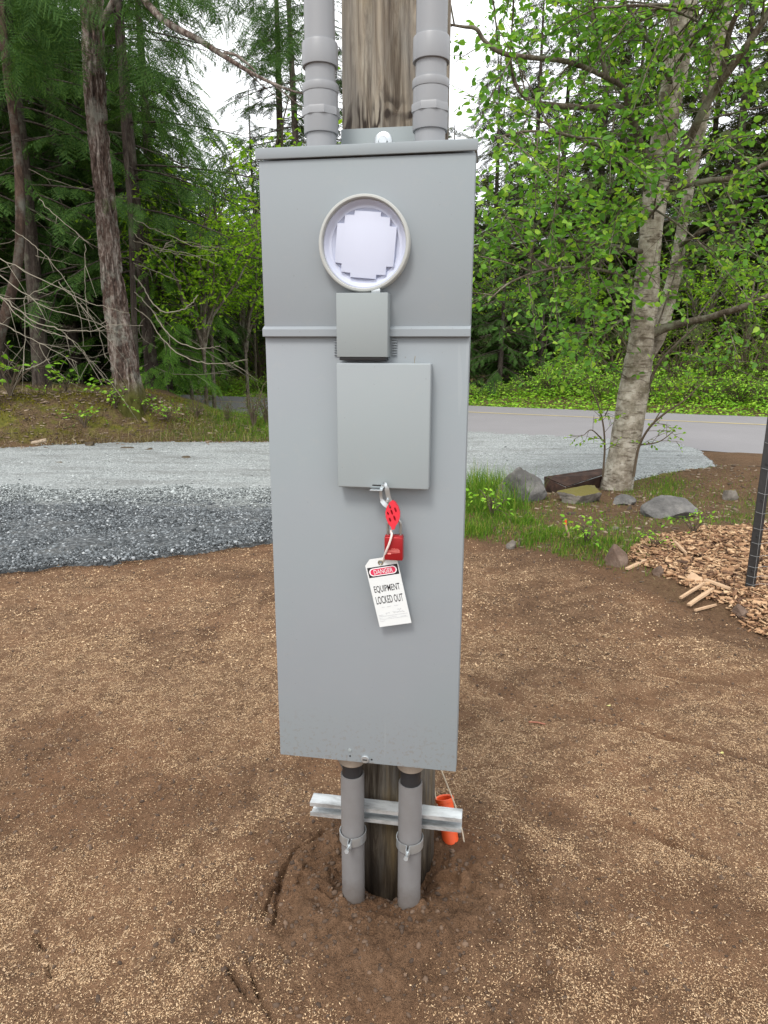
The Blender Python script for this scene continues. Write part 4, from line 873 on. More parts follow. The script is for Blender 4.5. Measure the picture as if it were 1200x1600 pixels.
GL = 'dark conifers of the left woods'; GB = 'dark conifers behind the road on the left'; GR = 'grey-green conifers beyond the road on the right'
# left woods, near rows
plant(K_hemB, 118, 16.5, 'tall dark hemlock just left of the large bark-plated fir trunk, drooping green sprays')
plant(K_hemA, 236, 14.6, 'slim hemlock right behind the large fir trunk with drooping bare lower branches', rot=2.2)
plant(K_cedar, 205, 18.5, 'green cedar partly hidden behind the slim dead trunk', rot=2.0, sc=1.05)
plant(K_cedar, 252, 17.2, 'full green cedar with sweeping boughs right of the large fir trunk', sc=.95)
plant(K_cedarS, 262, 14.9, 'low dark young cedar at the foot of the fir hiding the road end', sc=.72, dz=-.3)
plant(K_hemB, 60, 13.6, 'hemlock with a ridged grey trunk in the left woods, second trunk from the photo edge', rot=1.0)
for i, (px, y, kd, s_) in enumerate(((5, 15.0, K_hemA, 1.0), (-70, 14.0, K_hemB, 1.0), (95, 18.5, K_hemA, 1.05), (30, 19.5, K_dark, 1.0), (185, 19.5, K_hemA, 1.0), (-30, 20.5, K_hemLow, 1.0), (130, 22, K_hemLow, 1.05), (70, 24, K_hemLow, 1.1), (215, 22.5, K_hemLow, .95), (10, 25.5, K_hemLow, 1.2), (-10, 17.5, K_hemLow, .9), (45, 17.0, K_hemLow, .85), (88, 21, K_hemLow, .95), (160, 24.5, K_hemLow, 1.0))):
    plant(kd, px, y, 'dark conifer standing deep in the shaded woods on the left', group=GL, sc=s_)
for i, (px, y, kd, s_) in enumerate(((-90, 30, K_hemLow, 1.3), (-20, 31, K_hemLow, 1.35), (45, 32, K_hemLow, 1.4), (105, 31, K_hemLow, 1.3), (160, 30, K_hemLow, 1.2), (215, 33, K_hemLow, 1.15), (262, 29, K_hemLow, .95), (305, 34, K_hemLow, .9), (350, 31, K_hemLow, .66), (395, 36, K_hemLow, .70), (425, 29, K_hemLow, .62), (468, 33, K_hemLow, .95), (520, 34, K_hemLow, 1.0), (590, 35, K_hemLow, 1.0), (0, 38, K_hemLow, 1.5), (75, 40, K_hemLow, 1.5), (140, 39, K_hemLow, 1.4), (190, 40, K_hemLow, 1.3), (240, 38, K_hemLow, 1.1), (285, 41, K_hemLow, 1.0), (328, 40, K_hemLow, .85), (370, 42, K_hemLow, .75), (412, 40, K_hemLow, .8), (450, 42, K_hemLow, 1.0), (300, 27.5, K_cedarS, .8))):
    plant(kd, px, y, 'dark conifer in the row behind the far stretch of road', group=GB, sc=s_)
plant(K_hemB, 470, 23.5, 'tall green hemlock hidden partly by the left conduit', sc=1.0, rot=.3)
plant(K_hemB, 405, 33, 'distant hemlock rising into the sky gap left of the panel', sc=.72, rot=1.3)
plant(K_dark, 446, 27, 'tall sparse dark conifer against the sky close left of the panel', sc=.92, rot=.6)
plant(K_dark, 520, 30, 'tall dark conifer hidden mostly behind the wooden pole', sc=1.0)
# right, beyond the road
for i, (px, y, kd, s_) in enumerate(((700, 30, K_olive2, .72), (762, 33, K_olive2, .98), (818, 27, K_olive2, .98), (868, 31, K_olive2, 1.1), (915, 26, K_olive2, 1.05), (945, 35, K_olive2, 1.2), (965, 30, K_olive, .95), (1010, 24, K_olive, 1.0), (1075, 27, K_olive2, 1.05), (1120, 22.5, K_olive, .95), (1175, 26, K_olive, 1.1), (1235, 23, K_olive2, 1.1), (1290, 27, K_olive, 1.1), (1340, 22, K_olive2, 1.0),
        (730, 40, K_hemLow, .75), (790, 38, K_hemLow, .8), (850, 41, K_hemLow, .8), (905, 37, K_hemLow, .8), (960, 42, K_hemLow, .85), (1015, 38, K_hemLow, .85), (1070, 41, K_hemLow, .9), (1130, 38, K_hemLow, .85), (1190, 36, K_hemLow, .9), (1250, 40, K_hemLow, .9), (640, 36, K_hemLow, .9), (745, 30, K_hemLow, .55), (805, 31, K_hemLow, .6), (880, 28.5, K_hemLow, .6), (940, 33, K_hemLow, .75), (990, 28, K_hemLow, .7), (1045, 31, K_hemLow, .8), (1100, 30, K_hemLow, .8), (1155, 31, K_hemLow, .85), (1215, 30, K_hemLow, .9))):
    plant(kd, px, y, 'grey-green conifer in the thin forest beyond the road', group=GR, sc=s_)
plant(K_darkLow, 782, 21.6, 'dense low dark cedar on the far verge nearest the panel edge', sc=.72)
plant(K_darkLow, 846, 22.6, 'dense low dark cedar on the far verge left of the alder trunk', sc=.80)
plant(K_darkLow, 730, 23.0, 'dense low dark cedar half hidden behind the panel right edge', sc=.8)
# far forest that reads as one mass
pos, fw, nr, sc_ = [], [], [], []
SP_FAR = spray_template(7, .5, 50, .22, .10, .2, 2, _r)
for i in range(230):
    X_ = rng.uniform(-85, 85); Y_ = rng.uniform(45, 64) - .08 * abs(X_); hh = rng.uniform(7, 10.5) if -24 < X_ < -7 else rng.uniform(8, 13.5)
    for j in range(105):
        z = hh * rng.random() ** 1.1; rr_ = (1 - z / hh) * 3.6 + .4; a = rng.uniform(0, 6.28); q = rr_ * math.sqrt(rng.random()); pos.append((X_ + q * math.cos(a), Y_ + q * math.sin(a), z + .4)); fw.append((math.cos(a), math.sin(a), -.35)); nr.append((0, 0, 1)); sc_.append(rng.uniform(.9, 1.9))
v, f = instance(SP_FAR[0], SP_FAR[1], np.array(pos), np.array(fw, float), np.array(nr, float), np.array(sc_))
tag(link('far_forest', np_mesh('far_forest', v, f), M['dfir']), 'distant mass of dark forest closing the view', 'forest', kind='stuff')

# ---- broadleaved growth
def grow(limbs, rd, per_m=2.2, L2=(.4, 1.2), per2=6.5, L3=(.12, .38), up=.15, leafgap=.055, f0=.15, r2=.010):
    """secondary branches and twigs from limb paths; returns tubes, leaf positions, leaf directions"""
    tubes, lp, ld = [], [], []
    for P, r, *o in limbs:
        P = np.asarray(P); seg = np.linalg.norm(np.diff(P, axis=0), axis=1); Lt = seg.sum(); cum = np.r_[0, np.cumsum(seg)]; mul = o[0] if o else 1.0
        for u in np.sort(rd.uniform(f0, 1, max(1, int(Lt * per_m * mul)))):
            s = u * Lt; i = min(np.searchsorted(cum, s) - 1, len(seg) - 1); i = max(i, 0); p = P[i] + (P[i + 1] - P[i]) * ((s - cum[i]) / seg[i]); d = (P[i + 1] - P[i]) / seg[i]
            q = rd.normal(0, 1, 3); q -= d * (q @ d); q /= np.linalg.norm(q); d2 = d * rd.uniform(.2, .9) + q + [0, 0, up]; d2 /= np.linalg.norm(d2); L = rd.uniform(*L2) * (1.1 - .5 * u); t = np.linspace(0, 1, 6)[:, None]
            Q = p + d2 * L * t + rd.normal(0, .05 * L, 3) * t ** 2 + np.array([0, 0, -.12 * L]) * t ** 2; tubes.append((Q, r2 * (1 - .8 * t[:, 0]) * (L / 1.2) ** .5 + .0012))
            for _ in range(max(2, int(L * per2))):
                w_ = rd.uniform(.2, 1); k_ = w_ * 5; i0 = min(int(k_), 4); a = Q[i0] + (Q[i0 + 1] - Q[i0]) * (k_ - i0); d3 = d2 * .6 + rd.normal(0, .55, 3); d3[2] *= .6; d3 /= np.linalg.norm(d3); l3 = rd.uniform(*L3)
                e = a + d3 * l3 + np.array([0, 0, -.08 * l3]); tubes.append((np.array([a, (a + e) / 2 + [0, 0, .02 * l3], e]), np.array([.0028, .002, .001])))
                for m_ in range(max(2, int(l3 / leafgap))):
                    b = a + (e - a) * (m_ + .5 + rd.uniform(-.2, .2)) / max(2, int(l3 / leafgap)); dl = d3 * .5 + rd.normal(0, .6, 3); dl[2] = dl[2] * .5 - .18; lp.append(b); ld.append(dl)
                lp.append(e); ld.append(d3 - np.array([0, 0, .2]))
    return tubes, np.array(lp), np.array(ld)
def shrub_kind(seed, H, W_, nst, leaf, size, stem, per_m=3.0, per2=7, base_bare=.25, tpl='s', leafgap=.05, arch=.4, tree_r=None, L2=(.3, .8)):
    rd = np.random.default_rng(seed); limbs, tb = [], []
    for i in range(nst):
        a = rd.uniform(0, 6.28); sp = W_ * rd.uniform(.25, 1) ; h = H * rd.uniform(.6, 1); t = np.linspace(0, 1, 8)
        P = np.stack([np.cos(a) * sp * t ** 1.5, np.sin(a) * sp * t ** 1.5, h * (t - arch * .3 * t ** 3)], 1) + rd.normal(0, .02 * H, (8, 3)) * t[:, None]
        if tree_r: P = P * [1, 1, .7] + [0, 0, .3 * H]
        r = (.012 + .006 * H) * (1 - .85 * t) + .001; limbs.append((P, r)); tb.append((P, r))
    if tree_r: z = np.linspace(-.4, H * .75, 8); tb.append((np.stack([z * .02, z * 0, z], 1), tree_r * (1 - .7 * np.clip(z, 0, 99) / H)))
    t2, lp, ld = grow(limbs, rd, per_m, L2, per2, (.1, .3), .15, leafgap, base_bare)
    v, f = tube_arrays(tb, 6); v2, f2 = tube_arrays(t2, 3); tm = np_mesh('trunk', np.vstack([v, v2]), np.vstack([f, f2 + len(v)]), True); tm.materials.append(stem)
    cm = leaves_mesh('foliage', lp + rd.normal(0, .01, lp.shape), ld, size * rd.uniform(.6, 1.25, len(lp)), rd, 'full' if tpl == 'f' else 's', 2.2, .95); cm.materials.append(leaf)
    class Q: pass
    q = Q(); q.tm, q.cm, q.dm = tm, cm, None; return q
S_big = shrub_kind(21, 5.2, 2.0, 11, M['bright_leaf'], .12, M['limb'], 3.2, 6, .25, leafgap=.075, tree_r=.07, L2=(.5, 1.3))
S_mid = shrub_kind(22, 2.6, 1.4, 14, M['mid_leaf'], .085, M['stem'], 3.4, 6, .12, leafgap=.06, L2=(.4, .9))
S_mid2 = shrub_kind(23, 2.2, 1.5, 14, M['bright_leaf'], .085, M['stem'], 3.2, 6, .10, leafgap=.06, L2=(.4, .9))
S_low = shrub_kind(24, .95, .95, 18, M['verge_leaf'], .075, M['stem'], 6, 7, .05, leafgap=.05, L2=(.2, .5))
S_fine = shrub_kind(25, 1.25, .42, 9, M['mid_leaf'], .032, M['stem'], 6, 9, .30, leafgap=.035, arch=.1, L2=(.15, .4))
S_salal = shrub_kind(26, .42, .30, 7, M['verge_leaf'], .062, M['stem'], 6, 5, .3, 'f', leafgap=.07, L2=(.1, .22))
S_mapleL = shrub_kind(27, 6.5, 2.2, 13, M['bright_leaf'], .13, M['limb'], 3.8, 7.5, .2, leafgap=.08, tree_r=.06, L2=(.6, 1.4))
plant(S_mapleL, 262, 15.6, 'bright broadleaf tree just behind the slim dead trunk', name='maple_tree', sc=.80, rot=.4)
plant(S_mapleL, 318, 14.9, 'bright broadleaf tree in front of the green cedar, crown above the road gap', name='maple_tree', sc=.78, rot=5.1)
plant(S_mapleL, 296, 17.8, 'bright broadleaf tree between the cedar and the other maples', name='maple_tree', sc=.85, rot=2.6)
plant(S_mapleL, 330, 16.0, 'bright leafy maple filling the space right of the green cedar', name='maple_tree', sc=.95, rot=1.2)
plant(S_mapleL, 385, 17.5, 'leaning bright maple whose crown reaches the panel edge above the far road', name='maple_tree', sc=.80, rot=4.0)
plant(S_mapleL, 352, 24.5, 'bright yellow-green maple glowing between the cedar and the panel', name='maple_tree', sc=.95)
plant(S_mapleL, 398, 25.5, 'yellow-green maple right beside the left edge of the panel, sky above it', name='maple_tree', sc=.98)
plant(S_big, 440, 19.5, 'leafy bright maple showing between the left conduit and the sky', name='maple_tree', sc=1.6)
plant(S_mid, 405, 26.8, 'shaded green shrub behind the far bend of road near the panel', name='shrub', cat='shrub', sc=1.3)
plant(S_big, 782, 23.6, 'pale yellow-green young tree beyond the road just right of the panel', name='young_tree', sc=.95)
for px, y, kd, s_ in ((912, 21.2, S_mid2, .9), (1010, 20.8, S_mid, .95), (1060, 19.8, S_mid, .9), (1120, 19.2, S_mid2, .95), (1175, 18.8, S_mid, 1.0), (1230, 18.4, S_mid, 1.0), (960, 21.8, S_mid, 1.1), (1150, 21.5, S_mid2, 1.3), (1060, 22.5, S_mid2, 1.35), (1210, 20.2, S_mid2, 1.2)):
    plant(kd, px, y, 'tall leafy shrub in the thicket beyond the road right of the alder', name='shrub', cat='shrub', group='tall shrubs of the far thicket', sc=s_)
for px, y, s_, lb in ((905, 23.5, .95, 'light green broadleaf tree beyond the road left of the alder trunk'), (1090, 21.0, .95, 'light green broadleaf tree beyond the road right of the alder trunk'), (1165, 20.5, .85, 'light green broadleaf tree beyond the road near the right edge'), (985, 25, 1.0, 'light green broadleaf tree directly behind the alder trunk')):
    plant(S_big, px, y, lb, name='broadleaf_tree', sc=s_)
for px, sdd, s_ in ((742, 19.6, .6), (790, 20.0, .62), (835, 20.1, .8), (868, 20.2, 1.05), (900, 20.3, 1.1), (935, 19.9, .9), (985, 20.1, 1.0), (1030, 19.9, .95), (1075, 20.0, 1.0), (1120, 19.9, 1.0), (1165, 20.0, 1.0), (1205, 19.9, 1.0), (300, 19.5, .8), (350, 19.4, .7), (400, 19.3, .8), (430, 19.3, .8), (860, 21.5, 1.2), (910, 21.6, 1.3), (1000, 21.6, 1.2), (1090, 21.5, 1.2), (1180, 21.5, 1.2)):
    tx = math.tan(math.atan((px - 600) / FPX / .99)); y = sdd / (RN[0] * tx + RN[1]); plant(S_low, px, y, 'low bright green thimbleberry bush in the strip along the far road edge', name='bush', cat='bush', group='low bushes along the far road edge', sc=s_)
# far verge ground cover
n_ = 26000; T_ = rng.uniform(18.3, 20.6, n_); S_ = rng.uniform(-22, 14, n_); X_ = RN[0] * T_ + dR[0] * S_; Y_ = RN[1] * T_ + dR[1] * S_
Z_ = terrain(X_, Y_, False) + rng.uniform(0, .38, n_) * sst(18.25, 19.2, T_) * (.5 + .5 * sst(-.3, .3, fbm(X_, Y_, sc=1.1, o=2, s=160)))
f = rdir(n_, rng, -.3, .4); tag(link('verge_plants', leaves_mesh('verge_plants', np.stack([X_, Y_, Z_], 1), f, rng.uniform(.05, .12, n_), rng, 's', 3.0), M['verge_leaf']), 'bright green ground cover along the far edge of the road', 'ground cover', kind='stuff')

# ---- grass
def blades(name, x, y, h, wd_, mat, label, rd, lean=.5, seg=3, cat='grass'):
    n_ = len(x); a = rd.uniform(0, 6.28, n_); ln = rd.uniform(.1, lean, n_) * h; z = terrain(x, y) - .01; t = np.linspace(0, 1, seg + 1); side = np.stack([-np.sin(a), np.cos(a)], 1); fwd = np.stack([np.cos(a), np.sin(a)], 1)
    V = np.zeros((n_, seg * 2 + 1, 3)); 
    for i in range(seg + 1):
        c = np.stack([x + fwd[:, 0] * ln * t[i] ** 2, y + fwd[:, 1] * ln * t[i] ** 2, z + h * (t[i] - .25 * (ln / h) * t[i] ** 2)], 1); w_ = (wd_ * (1 - t[i] ** 1.6) * .5)[:, None] * side
        if i < seg: V[:, 2 * i, :] = c; V[:, 2 * i + 1, :] = c; V[:, 2 * i, :2] -= w_; V[:, 2 * i + 1, :2] += w_
        else: V[:, 2 * i, :] = c
    F = []
    for i in range(seg - 1): F += [(2 * i, 2 * i + 1, 2 * i + 3), (2 * i, 2 * i + 3, 2 * i + 2)]
    F.append((2 * seg - 2, 2 * seg - 1, 2 * seg)); F = np.array(F)[None] + (np.arange(n_) * (seg * 2 + 1))[:, None, None]
    return tag(link(name, np_mesh(name, V.reshape(-1, 3), F.reshape(-1, 3)), mat), label, cat, kind='stuff')
rd = np.random.default_rng(77)
def gdens(x, y):
    d = np.zeros_like(x); out = -soil_sd(x, y)
    for px, py, rx, ry, a in ((760, 815, .45, 1.0, 2.2), (745, 770, .35, .45, 2.2), (800, 840, .5, .5, 1.6), (850, 862, .42, .42, 1.0), (930, 862, .36, .42, 1.0), (905, 835, .35, .4, .7), (1020, 770, .35, .5, 1.0), (990, 820, .4, .3, .35), (1040, 815, .35, .25, .3), (1130, 815, .5, .4, .35), (1180, 790, .6, .5, .35), (880, 800, .5, .3, .45), (1060, 745, .7, .4, .15)):
        c = gr(px, py); d = np.maximum(d, a * np.exp(-((x - c[0]) / rx) ** 2 - ((y - c[1]) / ry) ** 2))
    return d * sst(-.02, .10, out) * sst(.05, -.12, drive_sd(x, y)) * (.35 + .65 * sst(-.3, .2, fbm(x, y, sc=4, o=3, s=170)))
x, y = cand(240000, .55, 5.0, 4.2, 8.6, rd); kk = rd.random(len(x)) < gdens(x, y) * .62; x, y = x[kk], y[kk]; g_ = gdens(x, y)
blades('grass', x, y, rd.uniform(.03, .105, len(x)) * (.55 + .4 * np.minimum(g_, 1.3)), rd.uniform(.003, .006, len(x)), M['grass'], 'fresh green grass growing between the dirt and the rocks', rd, .8)
c = gr(755, 790); x = c[0] + rd.normal(.05, .17, 1500); y = c[1] + .25 + rd.normal(0, .35, 1500); blades('tall_grass', x, y, rd.uniform(.15, .40, 1500), rd.uniform(.004, .008, 1500), M['grass'], 'taller grass clump right beside the panel edge', rd, .8, 4)
x, y = cand(9000, .5, 5.0, 3.6, 8.6, rd); kk = (soil_sd(x, y) < -.05) & (drive_sd(x, y) < 0) & (rd.random(len(x)) < .5); x, y = x[kk], y[kk]; blades('dead_grass', x, y, rd.uniform(.01, .05, len(x)), rd.uniform(.002, .005, len(x)), M['drygrass'], 'short dead grass and straw among the rocks', rd, 2.5)
# bank cover: moss tufts, dead stalks, grass
x, y = cand(90000, -10, -.9, 9.6, 13.6, rd); bs = y - bank_edge(x); kk = (bs > -.05) & (rd.random(len(x)) < .25 + .75 * sst(-.2, .3, fbm(x, y, sc=1.6, o=3, s=180))); x, y = x[kk], y[kk]
blades('moss_tufts', x, y, rd.uniform(.015, .045, len(x)), rd.uniform(.008, .016, len(x)), M['mossy'], 'soft yellow-green moss covering the bank', rd, 1.5, 2, 'moss')
x, y = cand(42000, -10, -.6, 9.4, 13.2, rd); bs = y - bank_edge(x); kk = (bs > -.12) & (rd.random(len(x)) < .10 + .9 * sst(.0, .4, fbm(x, y, sc=1.2, o=3, s=181)) + .5 * (bs < .35)); x, y = x[kk], y[kk]
blades('dead_stalks', x, y, rd.uniform(.05, .22, len(x)), rd.uniform(.003, .008, len(x)), M['drygrass'], 'dead brown stalks and litter strewn over the mossy bank', rd, 3.0, 3)
x, y = cand(30000, -4.6, -.5, 10.6, 13.5, rd); bs = y - bank_edge(x); kk = (bs > .02) & (rd.random(len(x)) < sst(-4.2, -2.0, x) * .9); x, y = x[kk], y[kk]
blades('bank_grass', x, y, rd.uniform(.04, .17, len(x)), rd.uniform(.004, .008, len(x)), M['grass'], 'green grass on the right end of the bank', rd, .9, 3)
for i, (px, y, s_, lb) in enumerate(((392, 12.0, .8, 'thin many-stemmed shrub on the bank end close to the panel'), (350, 12.4, .5, 'small twiggy shrub on the bank, second from the panel'), (412, 12.5, .8, 'twiggy green shrub almost touching the panel left edge'), (300, 12.3, .55, 'low twiggy shrub on the bank below the cedar'))):
    plant(S_fine, px, y, lb, name='shrub', cat='shrub', sc=s_)
for px, y, s_, lb in ((172, 11.75, 1.2, 'bright sprig of broad leaves left of the large fir base'), (186, 12.0, 1.35, 'bright upright leafy sprig against the large fir base'), (120, 11.25, .9, 'small leafy sprig low on the mossy bank'), (96, 12.3, .9, 'pale leafy sprig at the shaded wood edge'), (218, 11.9, 1.0, 'small leafy plant right of the large fir base'), (8, 11.6, 2.0, 'bright bushy plant at the left photo edge on the bank'), (255, 11.9, .8, 'small green plant on the bank right of the fir')):
    plant(S_salal, px, y, lb, name='leafy_plant', cat='plant', sc=s_, dz=0)
for px, py, s_, lb in ((768, 800, .7, 'broad-leaved weed in the grass nearest the panel'), (915, 850, .6, 'broad-leaved weed in the grass above the brown clod'), (1082, 838, .5, 'small weed beside the flat grey rock'), (1020, 858, .35, 'tiny weed at the edge of the wood chips')):
    c = gr(px, py + 12); plant(S_salal, 0, c[1], lb, name='weed', cat='weed', sc=s_, x=c[0], dz=0)

# ---- the big fir trunk on the bank
def px_path(rows, n=8):
    """rows (px, py, depth, pixel width) -> path with radii"""
    C = []
    for px, py, y, w_ in rows: p = at(px, py, y); zc = p[1] * math.cos(PITCH) - (p[2] - CAM[2]) * math.sin(PITCH); C.append((*p, w_ * zc / FPX / 2 * .92))
    S = smooth_path(C, n); return S[:, :3], S[:, 3]
def bark_tube(P, r, na, amp, sx, sz_, seed, sub=5):
    t = np.arange(len(P)); tt = np.linspace(0, len(P) - 1, (len(P) - 1) * sub + 1); P = np.stack([np.interp(tt, t, P[:, i]) for i in range(3)], 1); r = np.interp(tt, t, r)
    V, F = tube_arrays([(P, r)], na); V = V.reshape(len(P), na, 3); N = V - P[:, None]; N /= np.linalg.norm(N, axis=2)[:, :, None]
    a = np.arange(na) * 2 * np.pi / na; s = np.r_[0, np.cumsum(np.linalg.norm(np.diff(P, axis=0), axis=1))][:, None] * np.ones((1, na))
    h = fbm(np.cos(a)[None] * sx + s * 0, np.sin(a)[None] * sx + s * 0, s * sz_, sc=1, o=4, s=seed); d = amp * (sst(-.25, .2, h) - .5) + amp * .4 * fbm(np.cos(a)[None] * sx * 3 + s * 0, np.sin(a)[None] * sx * 3 + s * 0, s * sz_ * 3, sc=1, o=3, s=seed + 5)
    return (V + N * d[:, :, None]).reshape(-1, 3), F
fir = empty('douglas_fir', (0, 0, 0)); tag(fir, 'large conifer trunk with ridged reddish bark and mossy base standing on the bank', 'tree')
P, r = px_path([(136, -420, 12, 26), (139, -200, 12, 29), (143, 0, 12, 32), (149, 150, 12, 31), (160, 270, 12, 29), (172, 400, 12, 31), (181, 480, 12, 35), (190, 545, 12, 39), (197, 588, 12, 44), (203, 625, 12, 55), (207, 665, 12, 66)], 8)
fir.location = tuple(P[-1]); V, F = bark_tube(P, r, 96, .045, 4.2, 2.6, 400, 8)
lim = [];
for rows in ([(146, 60, 12, 12), (200, -30, 11.6, 11), (225, 0, 11.2, 12), (260, 35, 10.8, 11.5), (310, 62, 10.3, 10), (350, 88, 9.9, 8.5), (400, 118, 9.5, 6), (450, 140, 9.2, 4), (490, 150, 9.0, 2)],
             [(350, 82, 9.9, 4), (372, 88, 9.8, 5), (400, 112, 9.6, 3)], [(372, 100, 9.7, 3), (400, 125, 9.6, 2), (430, 150, 9.6, 1.4), (462, 168, 9.5, 1)], [(420, 128, 9.4, 3), (450, 150, 9.3, 2.4), (475, 172, 9.2, 1.5)]):
    lim.append(px_path(rows, 5))
vl, fl = tube_arrays(lim, 7); fm = np_mesh('trunk', np.vstack([V, vl]) - P[-1], np.vstack([F, fl + len(V)]), True); link('trunk', fm, M['fir_bark'], fir)
# hanging needle sprays of the high limb and of boughs above the frame
pos, fw, nr, sc_ = [], [], [], []
def boughs(rows, n_, L=(.35, .8), down=.9):
    P_, _ = px_path(rows, 6)
    for i in range(n_):
        p = P_[rd.integers(1, len(P_))] + rd.normal(0, .12, 3); a = rd.uniform(0, 6.28); pos.append(p); fw.append((math.cos(a) * .7, math.sin(a) * .7, -down * rd.uniform(.2, 1.2))); nr.append(rd.normal(0, .4, 3) + [0, 0, 1]); sc_.append(rd.uniform(*L))
boughs([(215, -40, 11.4, 5), (290, -30, 11, 5), (360, -60, 10.5, 5)], 60); boughs([(300, -20, 10.6, 4), (350, 10, 10.2, 4), (395, 40, 10, 4), (440, 85, 9.8, 3)], 44, (.3, .6), 1.2); boughs([(380, -40, 10.4, 4), (430, -10, 10.0, 4), (465, 50, 9.8, 3)], 46, (.3, .65), 1.2)
boughs([(200, 30, 12, 5), (240, 60, 11.7, 5), (290, 110, 11.5, 4)], 40); boughs([(170, 80, 12, 5), (230, 120, 11.8, 5), (300, 180, 11.6, 4), (345, 240, 11.5, 4)], 70)
boughs([(130, 40, 11.6, 5), (60, 50, 11, 5), (10, 90, 10.6, 4)], 60); boughs([(140, 0, 11.6, 5), (80, -20, 11, 5), (20, -10, 10.6, 4)], 60); boughs([(175, 330, 12, 5), (200, 320, 11.6, 5), (235, 335, 11.3, 4)], 10, (.2, .45), .6); boughs([(150, 315, 11.8, 4), (125, 330, 11.5, 3), (110, 335, 11.4, 3)], 8, (.2, .4), .6)
v, f = instance(SP_FINE[0], SP_FINE[1], np.array(pos), np.array(fw, float), np.array(nr, float), np.array(sc_)); link('crown', np_mesh('crown', v - P[-1], f), M['hemlock'], fir)

# ---- leaning reddish tree at the left edge with long bare branches
lt = empty('leaning_tree', tuple(at(-10, 600, 11.2))); tag(lt, 'leaning reddish tree at the left edge trailing long bare pale branches', 'tree')
o0 = np.array(lt.location); P, r = px_path([(-25, 640, 11.2, 20), (-5, 540, 11.2, 18), (12, 480, 11.2, 17), (26, 420, 11.2, 16), (32, 350, 11.3, 15), (28, 250, 11.4, 14), (10, 100, 11.4, 13), (-20, -150, 11.4, 12)], 6)
V, F = bark_tube(P, r, 28, .012, 2, 1.2, 420, 3); link('trunk', np_mesh('trunk', V - o0, F, True), M['redbark'], lt)
def bare(name, rows_list, parent, o0, sub=True):
    tb = []
    for rows in rows_list:
        P_, r_2 = px_path(rows, 6); P_ = P_ + rd.normal(0, .008, P_.shape); tb.append((P_, r_2 * .62))
        if sub:
            for q in range(rd.integers(3, 7)):
                u = rd.integers(2, len(P_) - 1); d = P_[u] - P_[u - 1]; d /= np.linalg.norm(d); dd = d * .8 + rd.normal(0, .4, 3) - [0, 0, .2]; L = rd.uniform(.12, .5); tb.append((np.array([P_[u], P_[u] + dd * L * .5, P_[u] + dd * L - [0, 0, .06 * L]]), np.array([.004, .003, .0012])))
    v, f = tube_arrays(tb, 5); return link(name, np_mesh(name, v - o0, f, True), M['twig'], parent)
BR = [[(-30, 385, 10.2, 3), (0, 404, 10, 3), (80, 443, 9.8, 2.6), (140, 473, 9.8, 2), (200, 490, 9.8, 1.2)],
      [(-30, 415, 9.9, 3), (0, 430, 9.8, 3), (70, 480, 9.6, 2.6), (130, 496, 9.6, 2), (185, 520, 9.6, 1)],
      [(-20, 452, 9.6, 4), (5, 466, 9.5, 3.6), (50, 500, 9.4, 3.2), (100, 516, 9.3, 2.8), (140, 516, 9.3, 2.2), (175, 508, 9.4, 1.6), (225, 509, 9.5, 1)],
      [(5, 466, 9.5, 3), (35, 500, 9.4, 2.4), (80, 520, 9.3, 2), (110, 530, 9.3, 1.8), (140, 560, 9.4, 1.6), (172, 595, 9.5, 1)],
      [(-10, 500, 9.4, 3), (30, 520, 9.3, 2.4), (90, 550, 9.2, 1.8), (120, 566, 9.2, 1)],
      [(95, 514, 9.5, 2), (120, 540, 9.5, 1.8), (150, 575, 9.6, 1.5), (176, 600, 9.7, 1)],
      [(-10, 465, 10.5, 2), (30, 466, 10.4, 2), (60, 455, 10.3, 1.8), (100, 432, 10.2, 1)],
      [(20, 360, 10.9, 2.2), (50, 380, 10.6, 2), (80, 410, 10.4, 1.6), (120, 470, 10.2, 1.4), (130, 540, 10.1, 1)],
      [(60, 310, 11, 2), (95, 345, 10.8, 1.8), (140, 380, 10.6, 1.2)], [(90, 440, 10.4, 2), (120, 470, 10.2, 1.8), (150, 510, 10.1, 1.5), (165, 560, 10, 1)],
      [(132, 380, 11.0, 1.6), (133, 430, 11.0, 1.6), (135, 480, 11.0, 1.2), (150, 500, 11, .8)], [(38, 460, 10.4, 2), (39, 520, 10.4, 2), (38, 580, 10.4, 2.4)],
      [(40, 578, 10.8, 3), (60, 570, 10.8, 3), (78, 562, 10.8, 2)]]
bare('bare_branches', BR, lt, o0)
